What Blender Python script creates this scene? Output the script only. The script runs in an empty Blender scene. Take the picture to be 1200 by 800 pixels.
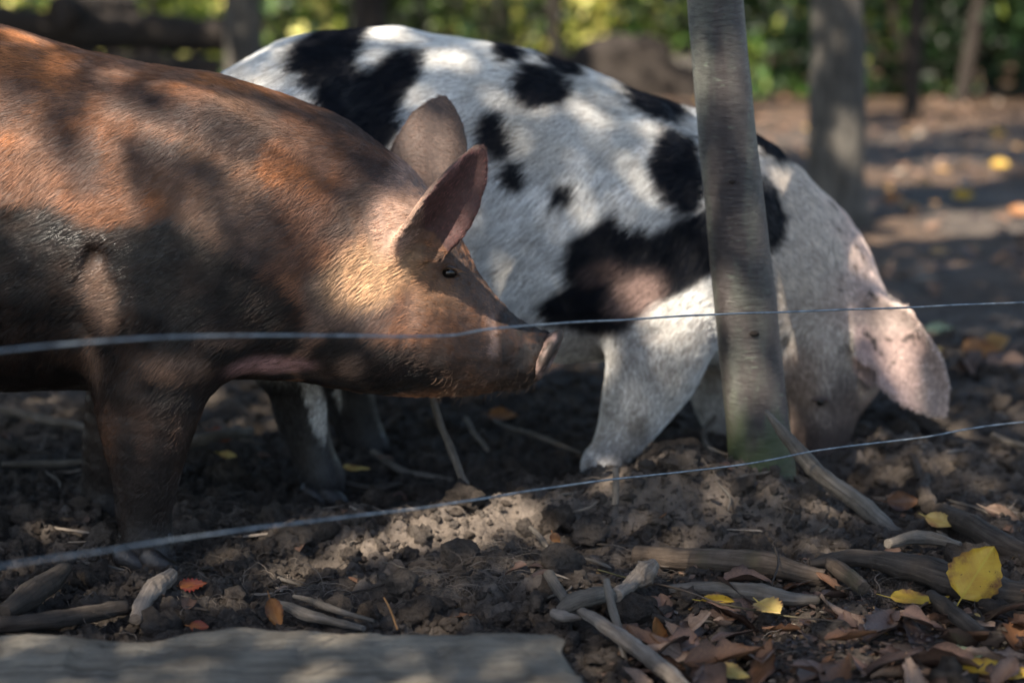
import bpy, math, random
import numpy as np
from mathutils import Vector, Matrix
random.seed(7); RNG = np.random.default_rng(11)
# ------------------------------------------------------------------ camera
FPX, CAMH = 2167.0, 0.93
TH = math.atan(400/FPX)
scene = bpy.context.scene
col = scene.collection
cam_d = bpy.data.cameras.new('camera'); cam = bpy.data.objects.new('camera', cam_d); col.objects.link(cam)
cam.location = (0, 0, CAMH); cam.rotation_euler = (math.pi/2-TH, 0, 0)
cam_d.sensor_width = 36; cam_d.lens = 65; cam_d.clip_start = .05; cam_d.clip_end = 2000
cam_d.dof.use_dof = True; cam_d.dof.focus_distance = 2.93; cam_d.dof.aperture_fstop = 2.1
scene.camera = cam
# ------------------------------------------------------------------ light
SUN = Vector((0.38, 0.58, -0.74)).normalized()          # direction the light travels
world = bpy.data.worlds.new('World'); scene.world = world; world.use_nodes = True
wn = world.node_tree.nodes; wl = world.node_tree.links
bg = wn['Background']; sky = wn.new('ShaderNodeTexSky'); sky.sky_type = 'NISHITA'; sky.sun_disc = False
sky.sun_elevation = math.asin(-SUN.z); sky.sun_rotation = math.atan2(-SUN.x, -SUN.y)
wl.new(sky.outputs[0], bg.inputs[0]); bg.inputs[1].default_value = 0.08
sd = bpy.data.lights.new('sun', 'SUN'); sd.energy = 5.0; sd.angle = math.radians(.53); sd.color = (1, .90, .76)
so = bpy.data.objects.new('sun', sd); col.objects.link(so); so.rotation_euler = SUN.to_track_quat('-Z', 'Y').to_euler()
so.location = (-4, -6, 8)
scene.view_settings.view_transform = 'Standard'; scene.view_settings.look = 'None'
scene.view_settings.exposure = 1.72; scene.view_settings.gamma = 1
scene.cycles.max_bounces = 6; scene.cycles.transparent_max_bounces = 8
scene.cycles.use_denoising = True
# ------------------------------------------------------------------ photo point -> place
def ray(px, py):
    x = (px-600)/FPX; u = (400-py)/FPX
    return Vector((x, math.cos(TH)+u*math.sin(TH), -math.sin(TH)+u*math.cos(TH)))
def W(px, py, Y):
    d = ray(px, py); t = Y/d.y
    return Vector((d.x*t, Y, CAMH+d.z*t))
def Z(px, py, z=0.0):
    d = ray(px, py); t = (z-CAMH)/d.z
    return Vector((d.x*t, d.y*t, z))
# ------------------------------------------------------------------ noise
def _h(i, j, k, s):
    n = (i*374761393 + j*668265263 + k*2147483647 + s*1274126177) & 0xffffffff
    n = ((n ^ (n >> 13))*1274126177) & 0xffffffff
    n = ((n ^ (n >> 16))*2246822519) & 0xffffffff
    return ((n ^ (n >> 15)) & 0xffff)/65535.0
def vn(P, s=0):
    P = np.asarray(P, np.float64); I = np.floor(P).astype(np.int64); f = P-I; f = f*f*f*(f*(f*6-15)+10)
    r = 0
    for a in (0, 1):
        for b in (0, 1):
            for c in (0, 1):
                w = (f[:, 0] if a else 1-f[:, 0])*(f[:, 1] if b else 1-f[:, 1])*(f[:, 2] if c else 1-f[:, 2])
                r = r + w*_h(I[:, 0]+a, I[:, 1]+b, I[:, 2]+c, s)
    return r
def fbm(P, freq, octs=4, s=0, gain=.5):
    P = np.asarray(P, np.float64)*freq; a = 1; t = 0; r = 0
    for o in range(octs):
        r = r+a*vn(P*(2.03**o)+17.3*o, s+o); t += a; a *= gain
    return r/t
def ss(x, a, b):
    t = np.clip((x-a)/(b-a), 0, 1); return t*t*(3-2*t)
# ------------------------------------------------------------------ mesh helpers
def tag(o, label=None, cat=None, group=None, kind=None):
    if label: o['label'] = label
    if cat: o['category'] = cat
    if group: o['group'] = group
    if kind: o['kind'] = kind
    return o
def mesh_np(name, V, F, mat, parent=None, smooth=True, mats=None, attrs=None, uv=None):
    """V (n,3), F (m,3|4) arrays -> one object"""
    V = np.asarray(V, np.float32); F = np.asarray(F, np.int32)
    me = bpy.data.meshes.new(name); k = F.shape[1]
    me.vertices.add(len(V)); me.vertices.foreach_set('co', V.ravel())
    me.loops.add(F.size); me.loops.foreach_set('vertex_index', F.ravel())
    me.polygons.add(len(F)); me.polygons.foreach_set('loop_start', np.arange(len(F), dtype=np.int32)*k)
    me.polygons.foreach_set('loop_total', np.full(len(F), k, np.int32))
    me.polygons.foreach_set('use_smooth', np.full(len(F), smooth, bool))
    me.update(calc_edges=True)
    for an, av in (attrs or {}).items():
        av = np.asarray(av, np.float32)
        if av.ndim == 1:
            at = me.attributes.new(an, 'FLOAT', 'POINT'); at.data.foreach_set('value', av)
        else:
            at = me.attributes.new(an, 'FLOAT_COLOR', 'POINT')
            if av.shape[1] == 3: av = np.c_[av, np.ones(len(av))]
            at.data.foreach_set('color', av.astype(np.float32).ravel())
    if uv is not None:
        ul = me.uv_layers.new(name='UVMap'); ul.data.foreach_set('uv', np.asarray(uv, np.float32)[F.ravel()].ravel())
    me.materials.append(mat)
    o = bpy.data.objects.new(name, me); col.objects.link(o)
    if parent: o.parent = parent; o.matrix_parent_inverse = Matrix.Translation(-Vector(parent.location)) if parent.type == 'EMPTY' and False else Matrix.Identity(4)
    return o
def empty(name, loc=(0, 0, 0)):
    o = bpy.data.objects.new(name, None); o.location = loc; o.empty_display_size = .1; col.objects.link(o); return o
def hair_obj(name, P, rad, mat, parent, colr=None, kind='stuff', wet=None):
    """P (n,k,3) strands; rad (k,) or (n,k)"""
    n, k, _ = P.shape
    hc = bpy.data.hair_curves.new(name); hc.add_curves([k]*n)
    hc.attributes['position'].data.foreach_set('vector', P.astype(np.float32).ravel())
    ra = hc.attributes.get('radius') or hc.attributes.new('radius', 'FLOAT', 'POINT')
    R = np.broadcast_to(rad, (n, k)).astype(np.float32)
    ra.data.foreach_set('value', np.ascontiguousarray(R).ravel())
    if colr is not None:
        ca = hc.attributes.new('coat', 'FLOAT_COLOR', 'CURVE')
        ca.data.foreach_set('color', np.c_[colr, np.ones(n)].astype(np.float32).ravel())
    if wet is not None:
        wa = hc.attributes.new('wet', 'FLOAT', 'CURVE'); wa.data.foreach_set('value', wet.astype(np.float32))
    hc.materials.append(mat)
    o = bpy.data.objects.new(name, hc); col.objects.link(o); o.parent = parent
    if kind: o['kind'] = kind
    return o
# ------------------------------------------------------------------ materials
class M:
    def __init__(s, name):
        s.m = bpy.data.materials.new(name); s.m.use_nodes = True; s.n = s.m.node_tree.nodes; s.l = s.m.node_tree.links
        s.b = s.n['Principled BSDF']; s.out = s.n['Material Output']
    def tc(s, kind='Object'):
        return s.n.new('ShaderNodeTexCoord').outputs[kind]
    def mapping(s, src, scale=(1, 1, 1), rot=(0, 0, 0)):
        m = s.n.new('ShaderNodeMapping'); s.l.new(src, m.inputs[0]); m.inputs['Scale'].default_value = scale; m.inputs['Rotation'].default_value = rot
        return m.outputs[0]
    def noise(s, src, scale, detail=6, rough=.6, dist=0):
        t = s.n.new('ShaderNodeTexNoise'); s.l.new(src, t.inputs['Vector']); t.inputs['Scale'].default_value = scale
        t.inputs['Detail'].default_value = detail; t.inputs['Roughness'].default_value = rough; t.inputs['Distortion'].default_value = dist
        return t.outputs['Fac']
    def voro(s, src, scale, feat='F1'):
        t = s.n.new('ShaderNodeTexVoronoi'); t.feature = feat; s.l.new(src, t.inputs['Vector']); t.inputs['Scale'].default_value = scale
        return t.outputs['Distance']
    def ramp(s, fac, stops):
        r = s.n.new('ShaderNodeValToRGB'); s.l.new(fac, r.inputs[0]); e = r.color_ramp.elements
        e[0].position, e[0].color = stops[0][0], (*stops[0][1], 1); e[1].position, e[1].color = stops[-1][0], (*stops[-1][1], 1)
        for p, c in stops[1:-1]:
            x = e.new(p); x.color = (*c, 1)
        return r.outputs[0]
    def attr(s, name, out='Color'):
        a = s.n.new('ShaderNodeAttribute'); a.attribute_name = name; return a.outputs[out]
    def mix(s, fac, a, b, mode='MIX'):
        m = s.n.new('ShaderNodeMix'); m.data_type = 'RGBA'; m.blend_type = mode
        for i, v in ((0, fac), (6, a), (7, b)):
            if isinstance(v, (int, float)): m.inputs[i].default_value = v
            elif isinstance(v, tuple): m.inputs[i].default_value = (*v, 1)
            else: s.l.new(v, m.inputs[i])
        return m.outputs[2]
    def math(s, op, a, b=None, clamp=False):
        m = s.n.new('ShaderNodeMath'); m.operation = op; m.use_clamp = clamp
        for i, v in ((0, a), (1, b)):
            if v is None: continue
            if isinstance(v, (int, float)): m.inputs[i].default_value = v
            else: s.l.new(v, m.inputs[i])
        return m.outputs[0]
    def bump(s, h, strength, dist=.01, prev=None):
        b = s.n.new('ShaderNodeBump'); s.l.new(h, b.inputs['Height']); b.inputs['Strength'].default_value = strength; b.inputs['Distance'].default_value = dist
        if prev is not None: s.l.new(prev, b.inputs['Normal'])
        s.l.new(b.outputs[0], s.b.inputs['Normal']); return b.outputs[0]
    def col(s, c):
        if isinstance(c, tuple): s.b.inputs['Base Color'].default_value = (*c, 1)
        else: s.l.new(c, s.b.inputs['Base Color'])
    def rough(s, r):
        if isinstance(r, (int, float)): s.b.inputs['Roughness'].default_value = r
        else: s.l.new(r, s.b.inputs['Roughness'])
    def spec(s, v): s.b.inputs['Specular IOR Level'].default_value = v
def add_translucent(m, colr, fac):
    tr = m.n.new('ShaderNodeBsdfTranslucent'); mx = m.n.new('ShaderNodeMixShader'); mx.inputs[0].default_value = fac
    if isinstance(colr, tuple): tr.inputs[0].default_value = (*colr, 1)
    else: m.l.new(colr, tr.inputs[0])
    m.l.new(m.b.outputs[0], mx.inputs[1]); m.l.new(tr.outputs[0], mx.inputs[2]); m.l.new(mx.outputs[0], m.out.inputs[0])

m = M('soil'); c = m.tc()
n1 = m.noise(c, 2.2, 5, .6); n2 = m.noise(c, 28, 8, .72); n3 = m.noise(c, 160, 6, .75)
dry_or_lit = m.attr('dry_or_lit', 'Fac')
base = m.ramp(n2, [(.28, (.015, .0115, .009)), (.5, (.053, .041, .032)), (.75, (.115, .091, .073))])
dry_or_lit_c = m.ramp(n2, [(.25, (.070, .054, .043)), (.55, (.17, .135, .108)), (.8, (.28, .230, .19))])
cc = m.mix(dry_or_lit, base, dry_or_lit_c)
cc = m.mix(m.math('MULTIPLY', m.math('SUBTRACT', n3, .5), 1.6, True), cc, (.17, .145, .125))
far = m.attr('far', 'Fac')
litter = m.ramp(m.noise(c, 9, 6, .7), [(.3, (.045, .028, .018)), (.5, (.095, .060, .038)), (.62, (.15, .092, .056)), (.8, (.20, .135, .085))])
cc = m.mix(far, cc, litter)
m.col(cc); m.rough(m.ramp(n1, [(.35, (.62,)*3), (.7, (.95,)*3)])); m.spec(.3)
v = m.voro(c, 70); 
b1 = m.bump(m.math('ADD', n2, m.math('MULTIPLY', v, .5)), .9, .012); m.bump(n3, 1.0, .007, b1)
SOIL = m.m

m = M('clod'); c = m.tc(); n2 = m.noise(c, 40, 8, .75); n3 = m.noise(c, 170, 5, .7)
cc = m.ramp(n2, [(.28, (.024, .018, .014)), (.5, (.072, .055, .043)), (.78, (.15, .120, .096))])
cc = m.mix(m.ramp(n3, [(.35, (.55,)*3), (.5, (0,)*3)]), cc, (.012, .0095, .008)); cc = m.mix(m.attr('tint', 'Fac'), cc, m.ramp(m.math('ADD', m.math('MULTIPLY', n2, .5), m.math('MULTIPLY', n3, .5)), [(.25, (.06, .048, .04)), (.55, (.115, .095, .08)), (.8, (.17, .145, .125))]))
m.col(cc); m.rough(.92); m.spec(.25); b1 = m.bump(n2, 1.0, .02); m.bump(n3, 1.0, .008, b1); CLOD = m.m

def wood_mat(name, dark, mid, light, axis_scale=(3, 40, 40), rough=.85, green=None):
    m = M(name); c = m.tc('UV')
    g = m.noise(m.mapping(c, axis_scale), 3.0, 8, .65, .6)
    g2 = m.noise(m.tc('Object'), 22, 6, .65); g3 = m.noise(m.tc('Object'), 140, 5, .7)
    f = m.math('ADD', m.math('MULTIPLY', g, .6), m.math('MULTIPLY', g2, .4))
    cc = m.ramp(f, [(.33, dark), (.5, mid), (.68, light)])
    if green: cc = m.mix(m.ramp(m.noise(m.tc('Object'), 6, 5, .6), [(.5, (0,)*3), (.65, (1,)*3)]), cc, green)
    m.col(cc); m.rough(rough); m.spec(.25)
    b = m.bump(g, .8, .006); m.bump(g3, .7, .002, b); return m.m
WOOD_GREY = wood_mat('weathered_wood', (.045, .037, .030), (.13, .11, .09), (.24, .21, .18))
WOOD_DARK = wood_mat('damp_wood', (.018, .014, .011), (.055, .043, .034), (.11, .09, .073))
WOOD_BROWN = wood_mat('brown_wood', (.03, .02, .014), (.085, .062, .045), (.17, .13, .10), green=(.07, .065, .03))
WOOD_PALE = wood_mat('pale_wood', (.08, .063, .05), (.22, .18, .145), (.36, .31, .26))
def plank_mat():
    m = M('weathered_timber'); c = m.tc()
    g = m.noise(m.mapping(c, (2.5, 40, 40)), 2.5, 8, .7, .8); n = m.noise(c, 9, 8, .7); n3 = m.noise(c, 90, 6, .7)
    cc = m.ramp(m.math('ADD', m.math('MULTIPLY', g, .4), m.math('MULTIPLY', n, .6)), [(.3, (.07, .058, .044)), (.45, (.20, .172, .135)), (.6, (.33, .29, .23)), (.75, (.44, .40, .33))])
    cc = m.mix(m.ramp(m.noise(c, 3.5, 5, .6), [(.52, (0,)*3), (.7, (.7,)*3)]), cc, (.062, .050, .038))
    cc = m.mix(m.ramp(m.noise(m.mapping(c, (1.2, 55, 30)), 1, 6, .65), [(.34, (.6,)*3), (.46, (0,)*3)]), cc, (.09, .076, .06)); m.col(cc); m.rough(.9); m.spec(.2); b = m.bump(g, 1.0, .010); m.bump(n3, .8, .005, b); return m.m
PLANK = plank_mat()

def bark_mat():                                    # smooth cherry-like bark with lenticels
    m = M('smooth_bark'); c = m.tc()
    lent = m.noise(m.mapping(c, (30, 30, 150)), 1, 8, .78, 1.2)
    big = m.noise(m.mapping(c, (14, 14, 3)), 1, 6, .6, .5); sp = m.noise(m.mapping(c, (40, 40, 95)), 1, 3, .5)
    a = m.ramp(big, [(.32, (.035, .024, .022)), (.46, (.062, .050, .045)), (.56, (.082, .084, .068)), (.72, (.145, .145, .120))])
    a = m.mix(m.ramp(lent, [(.38, (.75,)*3), (.54, (0,)*3)]), a, (.022, .014, .013))
    a = m.mix(m.ramp(lent, [(.6, (0,)*3), (.68, (.75,)*3)]), a, (.125, .105, .085))
    a = m.mix(m.ramp(sp, [(.64, (0,)*3), (.74, (.6,)*3)]), a, (.17, .20, .15))
    z = m.n.new('ShaderNodeSeparateXYZ'); m.l.new(c, z.inputs[0])
    low = m.math('ADD', m.math('MULTIPLY', z.outputs[2], -2.4), m.math('MULTIPLY', big, 1.0))
    a = m.mix(m.ramp(low, [(-.0, (0,)*3), (.22, (.85,)*3)]), a, (.046, .066, .018))
    m.col(a); m.rough(m.ramp(lent, [(.3, (.5,)*3), (.7, (.27,)*3)])); m.spec(.7)
    b = m.bump(lent, 1.0, .006); m.bump(m.noise(c, 160, 5, .7), .25, .0015, b); return m.m
BARK = bark_mat()
def rough_bark(name, d, l):
    m = M(name); c = m.tc(); n = m.noise(m.mapping(c, (1, 1, .25)), 26, 8, .7, .5); n2 = m.noise(c, 5, 4)
    cc = m.mix(n2, m.ramp(n, [(.3, d), (.7, l)]), m.ramp(n, [(.3, d), (.7, tuple(x*.6 for x in l))]))
    m.col(cc); m.rough(.9); m.spec(.2); m.bump(n, .9, .02); return m.m
RBARK = rough_bark('rough_bark', (.04, .036, .032), (.19, .17, .145)); DBARK = rough_bark('dark_bark', (.015, .012, .01), (.06, .048, .04))

def leaf_mat(name, c1, c2, edge, spots=.6, rough=.5, trans=.25, vein=(.5, .42, .05), veinamt=.35):
    m = M(name); uv = m.tc('UV'); ob = m.tc('Object')
    n = m.noise(ob, 26, 5, .6); cc = m.mix(m.ramp(n, [(.35, (0,)*3), (.65, (1,)*3)]), c1, c2)
    sx = m.n.new('ShaderNodeSeparateXYZ'); m.l.new(uv, sx.inputs[0])
    u = m.math('ABSOLUTE', m.math('SUBTRACT', sx.outputs[0], .5))
    # side veins: slanted bands; midrib
    w = m.math('FRACT', m.math('MULTIPLY', m.math('SUBTRACT', sx.outputs[1], m.math('MULTIPLY', u, .8)), 10.0))
    vb = m.math('LESS_THAN', w, .12); mid = m.math('LESS_THAN', u, .018)
    vv = m.math('MULTIPLY', m.math('MAXIMUM', m.math('MULTIPLY', vb, .6), mid), veinamt)
    cc = m.mix(vv, cc, vein)
    e = m.ramp(m.math('ADD', m.math('MULTIPLY', u, 1.2), m.math('MULTIPLY', m.noise(ob, 45, 5, .7), .9)), [(.72, (0,)*3), (.98, (1,)*3)])
    cc = m.mix(e, cc, edge)
    s = m.ramp(m.noise(ob, 150, 2, .5), [(.68, (0,)*3), (.72, (spots,)*3)]); cc = m.mix(s, cc, tuple(x*.3 for x in edge))
    m.col(cc); m.rough(rough); m.spec(.4)
    m.bump(m.math('ADD', m.math('MULTIPLY', vv, -1.5), m.noise(ob, 90, 5, .6)), .5, .002)
    add_translucent(m, cc, trans); return m.m
LY = leaf_mat('yellow_leaf', (.55, .36, .04), (.42, .23, .03), (.17, .075, .028), .8)
LPY = leaf_mat('pale_yellow_leaf', (.50, .38, .13), (.42, .27, .09), (.25, .13, .05), .3)
LO = leaf_mat('orange_leaf', (.34, .155, .05), (.22, .09, .035), (.12, .045, .02), .4, vein=(.4, .2, .08))
LR = leaf_mat('red_leaf', (.20, .03, .02), (.28, .09, .025), (.2, .02, .02), .3, vein=(.5, .2, .05))
LG = leaf_mat('pale_green_leaf', (.36, .42, .27), (.28, .34, .20), (.2, .2, .1), .7, vein=(.5, .5, .38))
LB = [leaf_mat('brown_leaf', (.17, .10, .070), (.115, .068, .05), (.045, .024, .017), .4, .45, .1, (.22, .13, .08)),
      leaf_mat('tan_leaf', (.30, .205, .15), (.21, .14, .10), (.07, .035, .022), .4, .5, .12, (.3, .2, .12)),
      leaf_mat('dark_leaf', (.055, .034, .028), (.08, .05, .038), (.03, .018, .014), .3, .4, .05, (.1, .07, .05)),
      leaf_mat('russet_leaf', (.18, .085, .042), (.12, .058, .030), (.05, .024, .015), .4, .45, .12, (.25, .13, .06))]
def green_mat(name, cols, trans=.35):
    m = M(name); t = m.attr('tint', 'Fac'); cc = m.ramp(t, cols); m.col(cc); m.rough(.45); m.spec(.4)
    add_translucent(m, cc, trans); return m.m
GREEN = green_mat('green_foliage', [(0, (.006, .016, .005)), (.45, (.02, .055, .012)), (.8, (.06, .13, .022)), (1, (.25, .32, .06))], .3)
YGREEN = green_mat('yellow_green_foliage', [(0, (.010, .016, .005)), (.5, (.07, .12, .02)), (.85, (.30, .34, .06)), (1, (.85, .78, .25))], .4)
CANOPY = green_mat('crown_leaves', [(0, (.02, .05, .012)), (1, (.06, .12, .025))], .15)
LITTER = M('leaf_litter'); LITTER.col(LITTER.attr('tintc')); LITTER.rough(.6); LITTER = LITTER.m
m = M('fence_wire'); m.col(m.ramp(m.noise(m.tc(), 60, 4, .6), [(.35, (.13, .15, .17)), (.7, (.33, .37, .40))])); m.b.inputs['Metallic'].default_value = .55; m.rough(.5); WIRE = m.m
m = M('eye_gloss'); m.col((.008, .006, .005)); m.rough(.12); m.spec(.5); EYE = m.m
m = M('eyelid_skin'); m.col(m.ramp(m.noise(m.tc(), 200, 4), [(.3, (.035, .022, .019)), (.7, (.10, .065, .055))])); m.rough(.5); LID = m.m
m = M('hoof_horn'); n = m.noise(m.tc(), 60, 6, .7); m.col(m.ramp(n, [(.3, (.008, .007, .007)), (.6, (.022, .018, .016)), (.8, (.06, .048, .04))])); m.rough(.4); m.bump(n, .7, .004); HOOF = m.m
def skin_mat(name):
    m = M(name); c = m.tc(); a = m.attr('coat'); wet = m.attr('wet', 'Fac')
    n = m.noise(c, 120, 6, .7); n2 = m.noise(c, 35, 5, .6)
    cc = m.mix(m.ramp(n, [(.3, (.55,)*3), (.7, (0,)*3)]), a, (0.01, .008, .007))
    m.col(cc); m.rough(m.math('SUBTRACT', .72, m.math('MULTIPLY', wet, .42))); m.spec(.4)
    b = m.bump(n2, .5, .006); m.bump(n, .6, .002, b)
    m.b.inputs['Subsurface Weight'].default_value = .0
    return m.m
SKIN = skin_mat('pig_skin')
def fur_mat(name):
    m = M(name); a = m.attr('coat'); wet = m.attr('wet', 'Fac')
    m.col(a); m.rough(m.math('SUBTRACT', .52, m.math('MULTIPLY', wet, .26))); m.l.new(m.math('ADD', .08, m.math('MULTIPLY', wet, .5)), m.b.inputs['Specular IOR Level']); return m.m
FUR = fur_mat('pig_hair')
m = M('root_fibre'); m.col(m.attr('coat')); m.rough(.8); FIBRE = m.m

# ================================================================== GROUND
MOUNDS = []   # (x, y, rx, ry, h)
def mound(px, py, rx, ry, h): p = Z(px, py); MOUNDS.append((p.x, p.y, rx, ry, h))
mound(810, 600, .25, .12, .085); mound(760, 616, .16, .10, .040); mound(680, 560, .12, .12, -.030); mound(905, 622, .12, .10, .045)
mound(560, 622, .24, .09, .050); mound(640, 600, .12, .06, .010); mound(600, 680, .16, .10, .03); mound(420, 640, .2, .14, .012)
mound(1000, 575, .18, .13, -.075); mound(1080, 545, .15, .16, .02); mound(1150, 560, .25, .2, .02)
mound(350, 668, .12, .07, -.03); mound(178, 668, .10, .07, -.025); mound(120, 622, .09, .07, -.02)
mound(780, 730, .20, .10, -.03); mound(690, 720, .1, .1, .02); mound(380, 590, .1, .07, -.02); mound(475, 560, .22, .15, -.03)
mound(60, 690, .3, .08, .012); mound(540, 700, .2, .06, .015)
def gz(x, y, fine=True):
    x = np.atleast_1d(np.asarray(x, float)); y = np.atleast_1d(np.asarray(y, float))
    P = np.c_[x, y, np.zeros_like(x)]
    z = (fbm(P, 1.6, 3, 3)-.5)*.06*np.clip((6-y)/4, .3, 1)
    for (mx, my, rx, ry, h) in MOUNDS: z = z+h*np.exp(-((x-mx)/rx)**2-((y-my)/ry)**2)
    near = np.clip((7-y)/3, 0, 1)
    litter = ss(x, .25, .45)*ss(-y, -2.85, -2.6)       # leaf litter zone lies flatter
    rg = 1-.6*litter
    z = z+near*rg*(np.abs(fbm(P, 9, 3, 21)-.5)*-.075+.012)
    if fine: z = z+near*rg*((fbm(P, 30, 5, 31, .68)-.5)*.056+ (np.abs(fbm(P, 42, 2, 5)-.5)-.12)*-.035)
    z = z+np.clip(y-9, 0, 1e9)**1.0*0.0
    return z
def gz1(x, y): return float(gz(x, y)[0])
def G(px, py, dz=0):
    """point on the ground seen at that photo position"""
    z = 0.0
    for _ in range(4):
        p = Z(px, py, z); z = gz1(p.x, p.y)
    return Vector((p.x, p.y, z+dz))
def build_ground():
    ys = np.concatenate([np.linspace(-60, 1.2, 10), np.linspace(1.4, 2.25, 40), np.arange(2.26, 4.4, .0052), np.geomspace(4.42, 14, 130), np.geomspace(14.5, 500, 50)])
    u = np.linspace(-1, 1, 460); ext = np.array([1.15, 1.5, 2.2, 4, 8, 20, 60])
    U = np.concatenate([-ext[::-1], u, ext])
    yy = np.clip(ys, 1.6, 500)
    X = U[None, :]*(.325*yy[:, None]+.12); Y = np.repeat(ys[:, None], len(U), 1)
    X = np.where(np.abs(U[None, :]) > 1, np.sign(U)[None, :]*(np.abs(U)[None, :]*(.325*yy[:, None]+.12)+ (np.abs(U)[None, :]-1)*1.0), X)
    z = gz(X.ravel(), Y.ravel())
    V = np.c_[X.ravel(), Y.ravel(), z]
    nr, nc = X.shape; i = np.arange(nr-1)[:, None]*nc+np.arange(nc-1)[None, :]
    F = np.stack([i, i+1, i+nc+1, i+nc], -1).reshape(-1, 4)
    x, y = X.ravel(), Y.ravel()
    dry_or_lit = np.clip(ss(fbm(V, 2.5, 4, 77), .45, .62)*.5 + ss(z, .0, .05)*.7 - ss(-z, .01, .05), 0, 1)
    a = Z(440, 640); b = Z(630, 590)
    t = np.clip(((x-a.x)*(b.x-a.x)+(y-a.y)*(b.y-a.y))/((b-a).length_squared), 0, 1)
    dd = np.hypot(x-a.x-t*(b.x-a.x), y-a.y-t*(b.y-a.y)); dry_or_lit = np.clip(dry_or_lit+np.exp(-(dd/.12)**2)*1.0, 0, 1)  # sunlit streak painted in as paler soil
    far = ss(y, 4.6, 6.5)*.85*ss(fbm(V, .9, 3, 5), .35, .6)
    far = np.maximum(far, ss(y, 12, 16))
    return tag(mesh_np('ground', V, F, SOIL, attrs={'dry_or_lit': dry_or_lit, 'far': far}), kind='structure')
build_ground()

# ------------------------------------------------------------------ clods
def ico(sub):
    bm_ = __import__('bmesh').new(); __import__('bmesh').ops.create_icosphere(bm_, subdivisions=sub, radius=1)
    bm_.verts.ensure_lookup_table(); V = np.array([v.co[:] for v in bm_.verts]); F = np.array([[v.index for v in f.verts] for f in bm_.faces]); bm_.free(); return V, F
ICO1, ICO2, ICO3, ICO4 = ico(1), ico(2), ico(3), ico(4)
def rotm(n):
    q = RNG.normal(size=(n, 4)); q /= np.linalg.norm(q, axis=1)[:, None]; w, x, y, z = q.T
    return np.stack([np.stack([1-2*(y*y+z*z), 2*(x*y-z*w), 2*(x*z+y*w)], -1), np.stack([2*(x*y+z*w), 1-2*(x*x+z*z), 2*(y*z-x*w)], -1), np.stack([2*(x*z-y*w), 2*(y*z+x*w), 1-2*(x*x+y*y)], -1)], 1)
def lumps(cx, cy, r, base, sink=.35):
    V0, F0 = base; n = len(cx); R = rotm(n); sc = np.c_[RNG.uniform(.75, 1.3, n), RNG.uniform(.75, 1.3, n), RNG.uniform(.6, 1, n)]*r[:, None]
    V = np.einsum('nij,mj->nmi', R, V0)*sc[:, None, :]
    ofs = RNG.uniform(0, 100, (n, 1, 3)); q = (V/r[:, None, None]+ofs).reshape(-1, 3)
    d = 1+ (fbm(q, 1.1, 2, 9)-.5)*1.7+(fbm(q, 3.2, 3, 19, .7)-.5)*1.5
    V = (V.reshape(-1, 3)*d[:, None]).reshape(n, -1, 3)
    z = gz(cx, cy)+r*(1-2*sink)*.45
    V = V+np.c_[cx, cy, z][:, None, :]
    F = (F0[None]+(np.arange(n)*len(V0))[:, None, None]).reshape(-1, 3)
    return V.reshape(-1, 3), F, np.repeat(np.arange(n), len(V0))
def scatter(n, pfun):
    """n random points in the visible wedge with density pfun(x,y)"""
    out = []; c = 0
    while c < n:
        y = RNG.uniform(2.3, 5.2, n*2); x = RNG.uniform(-1, 1, n*2)*(.30*y+.12); k = RNG.uniform(0, 1, n*2) < pfun(x, y)*(1.2-.16*y)
        out.append(np.c_[x, y][k]); c += k.sum()
    return np.concatenate(out)[:n]
def cl_density(x, y):
    P = np.c_[x, y, x*0]; d = .18+.95*ss(fbm(P, 3.5, 3, 41), .42, .62)
    d = d*(1-.75*ss(x, .25, .5)*ss(-y, -2.9, -2.65))
    for (mx, my, rx, ry, h) in MOUNDS:
        if h > .015: d = d+.8*np.exp(-((x-mx)/rx)**2-((y-my)/ry)**2)
    return np.clip(d, 0, 1)
def build_clods():
    Vs, Fs, Ts = [], [], []; off = 0
    for n, lo, hi, base in ((15000, .0016, .0045, ICO1), (6500, .004, .010, ICO2), (700, .010, .030, ICO3)):
        p = scatter(n, cl_density); r = lo+(hi-lo)*RNG.uniform(0, 1, n)**2
        V, F, I = lumps(p[:, 0], p[:, 1], r, base); Vs.append(V); Fs.append(F+off); off += len(V)
        t = np.clip(RNG.normal(.3, .3, n)+ss(gz(p[:, 0], p[:, 1]), 0, .05)*.4, 0, 1); Ts.append(t[I])
    tag(mesh_np('soil_clods', np.concatenate(Vs), np.concatenate(Fs), CLOD, attrs={'tint': np.concatenate(Ts)}), kind='stuff')
build_clods()
def big_clod(px, py, r, label, tint=.3, flat=1.0, base=ICO4):
    p = G(px, py); V0, F0 = base; R = rotm(1)[0]; V = V0@R.T
    q = V+RNG.uniform(0, 90, 3); d = 1+(fbm(q, 1.4, 3, 3)-.5)*.9+(fbm(q, 6, 4, 8, .6)-.5)*.3
    V = V*d[:, None]*r*np.array([1, .8, .75*flat]); V[:, 2] += r*.35*flat
    o = mesh_np('soil_clod', V, F0, CLOD, attrs={'tint': np.full(len(V), tint)}); o.location = p
    return tag(o, label, 'clod of soil', 'large clods of dug soil')
big_clod(714, 578, .052, 'dark clod of soil right at the pale forefoot of the spotted pig', .0)
big_clod(788, 585, .056, 'large crumbly clod left of the sapling behind the lower wire', .15)
big_clod(690, 650, .035, 'round clod in front of the sunlit streak of soil', .5)
big_clod(655, 668, .034, 'rough clod just above the knobbly root pieces', .5)
big_clod(735, 725, .040, 'dark wet clod beside the splintered root', .0)
big_clod(880, 605, .042, 'dark clod leaning on the foot of the sapling', .05)
big_clod(540, 668, .034, 'clod among fine roots in the centre foreground', .45)
big_clod(470, 690, .026, 'small pale clod left of the centre root tufts', .6, base=ICO3)
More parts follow.
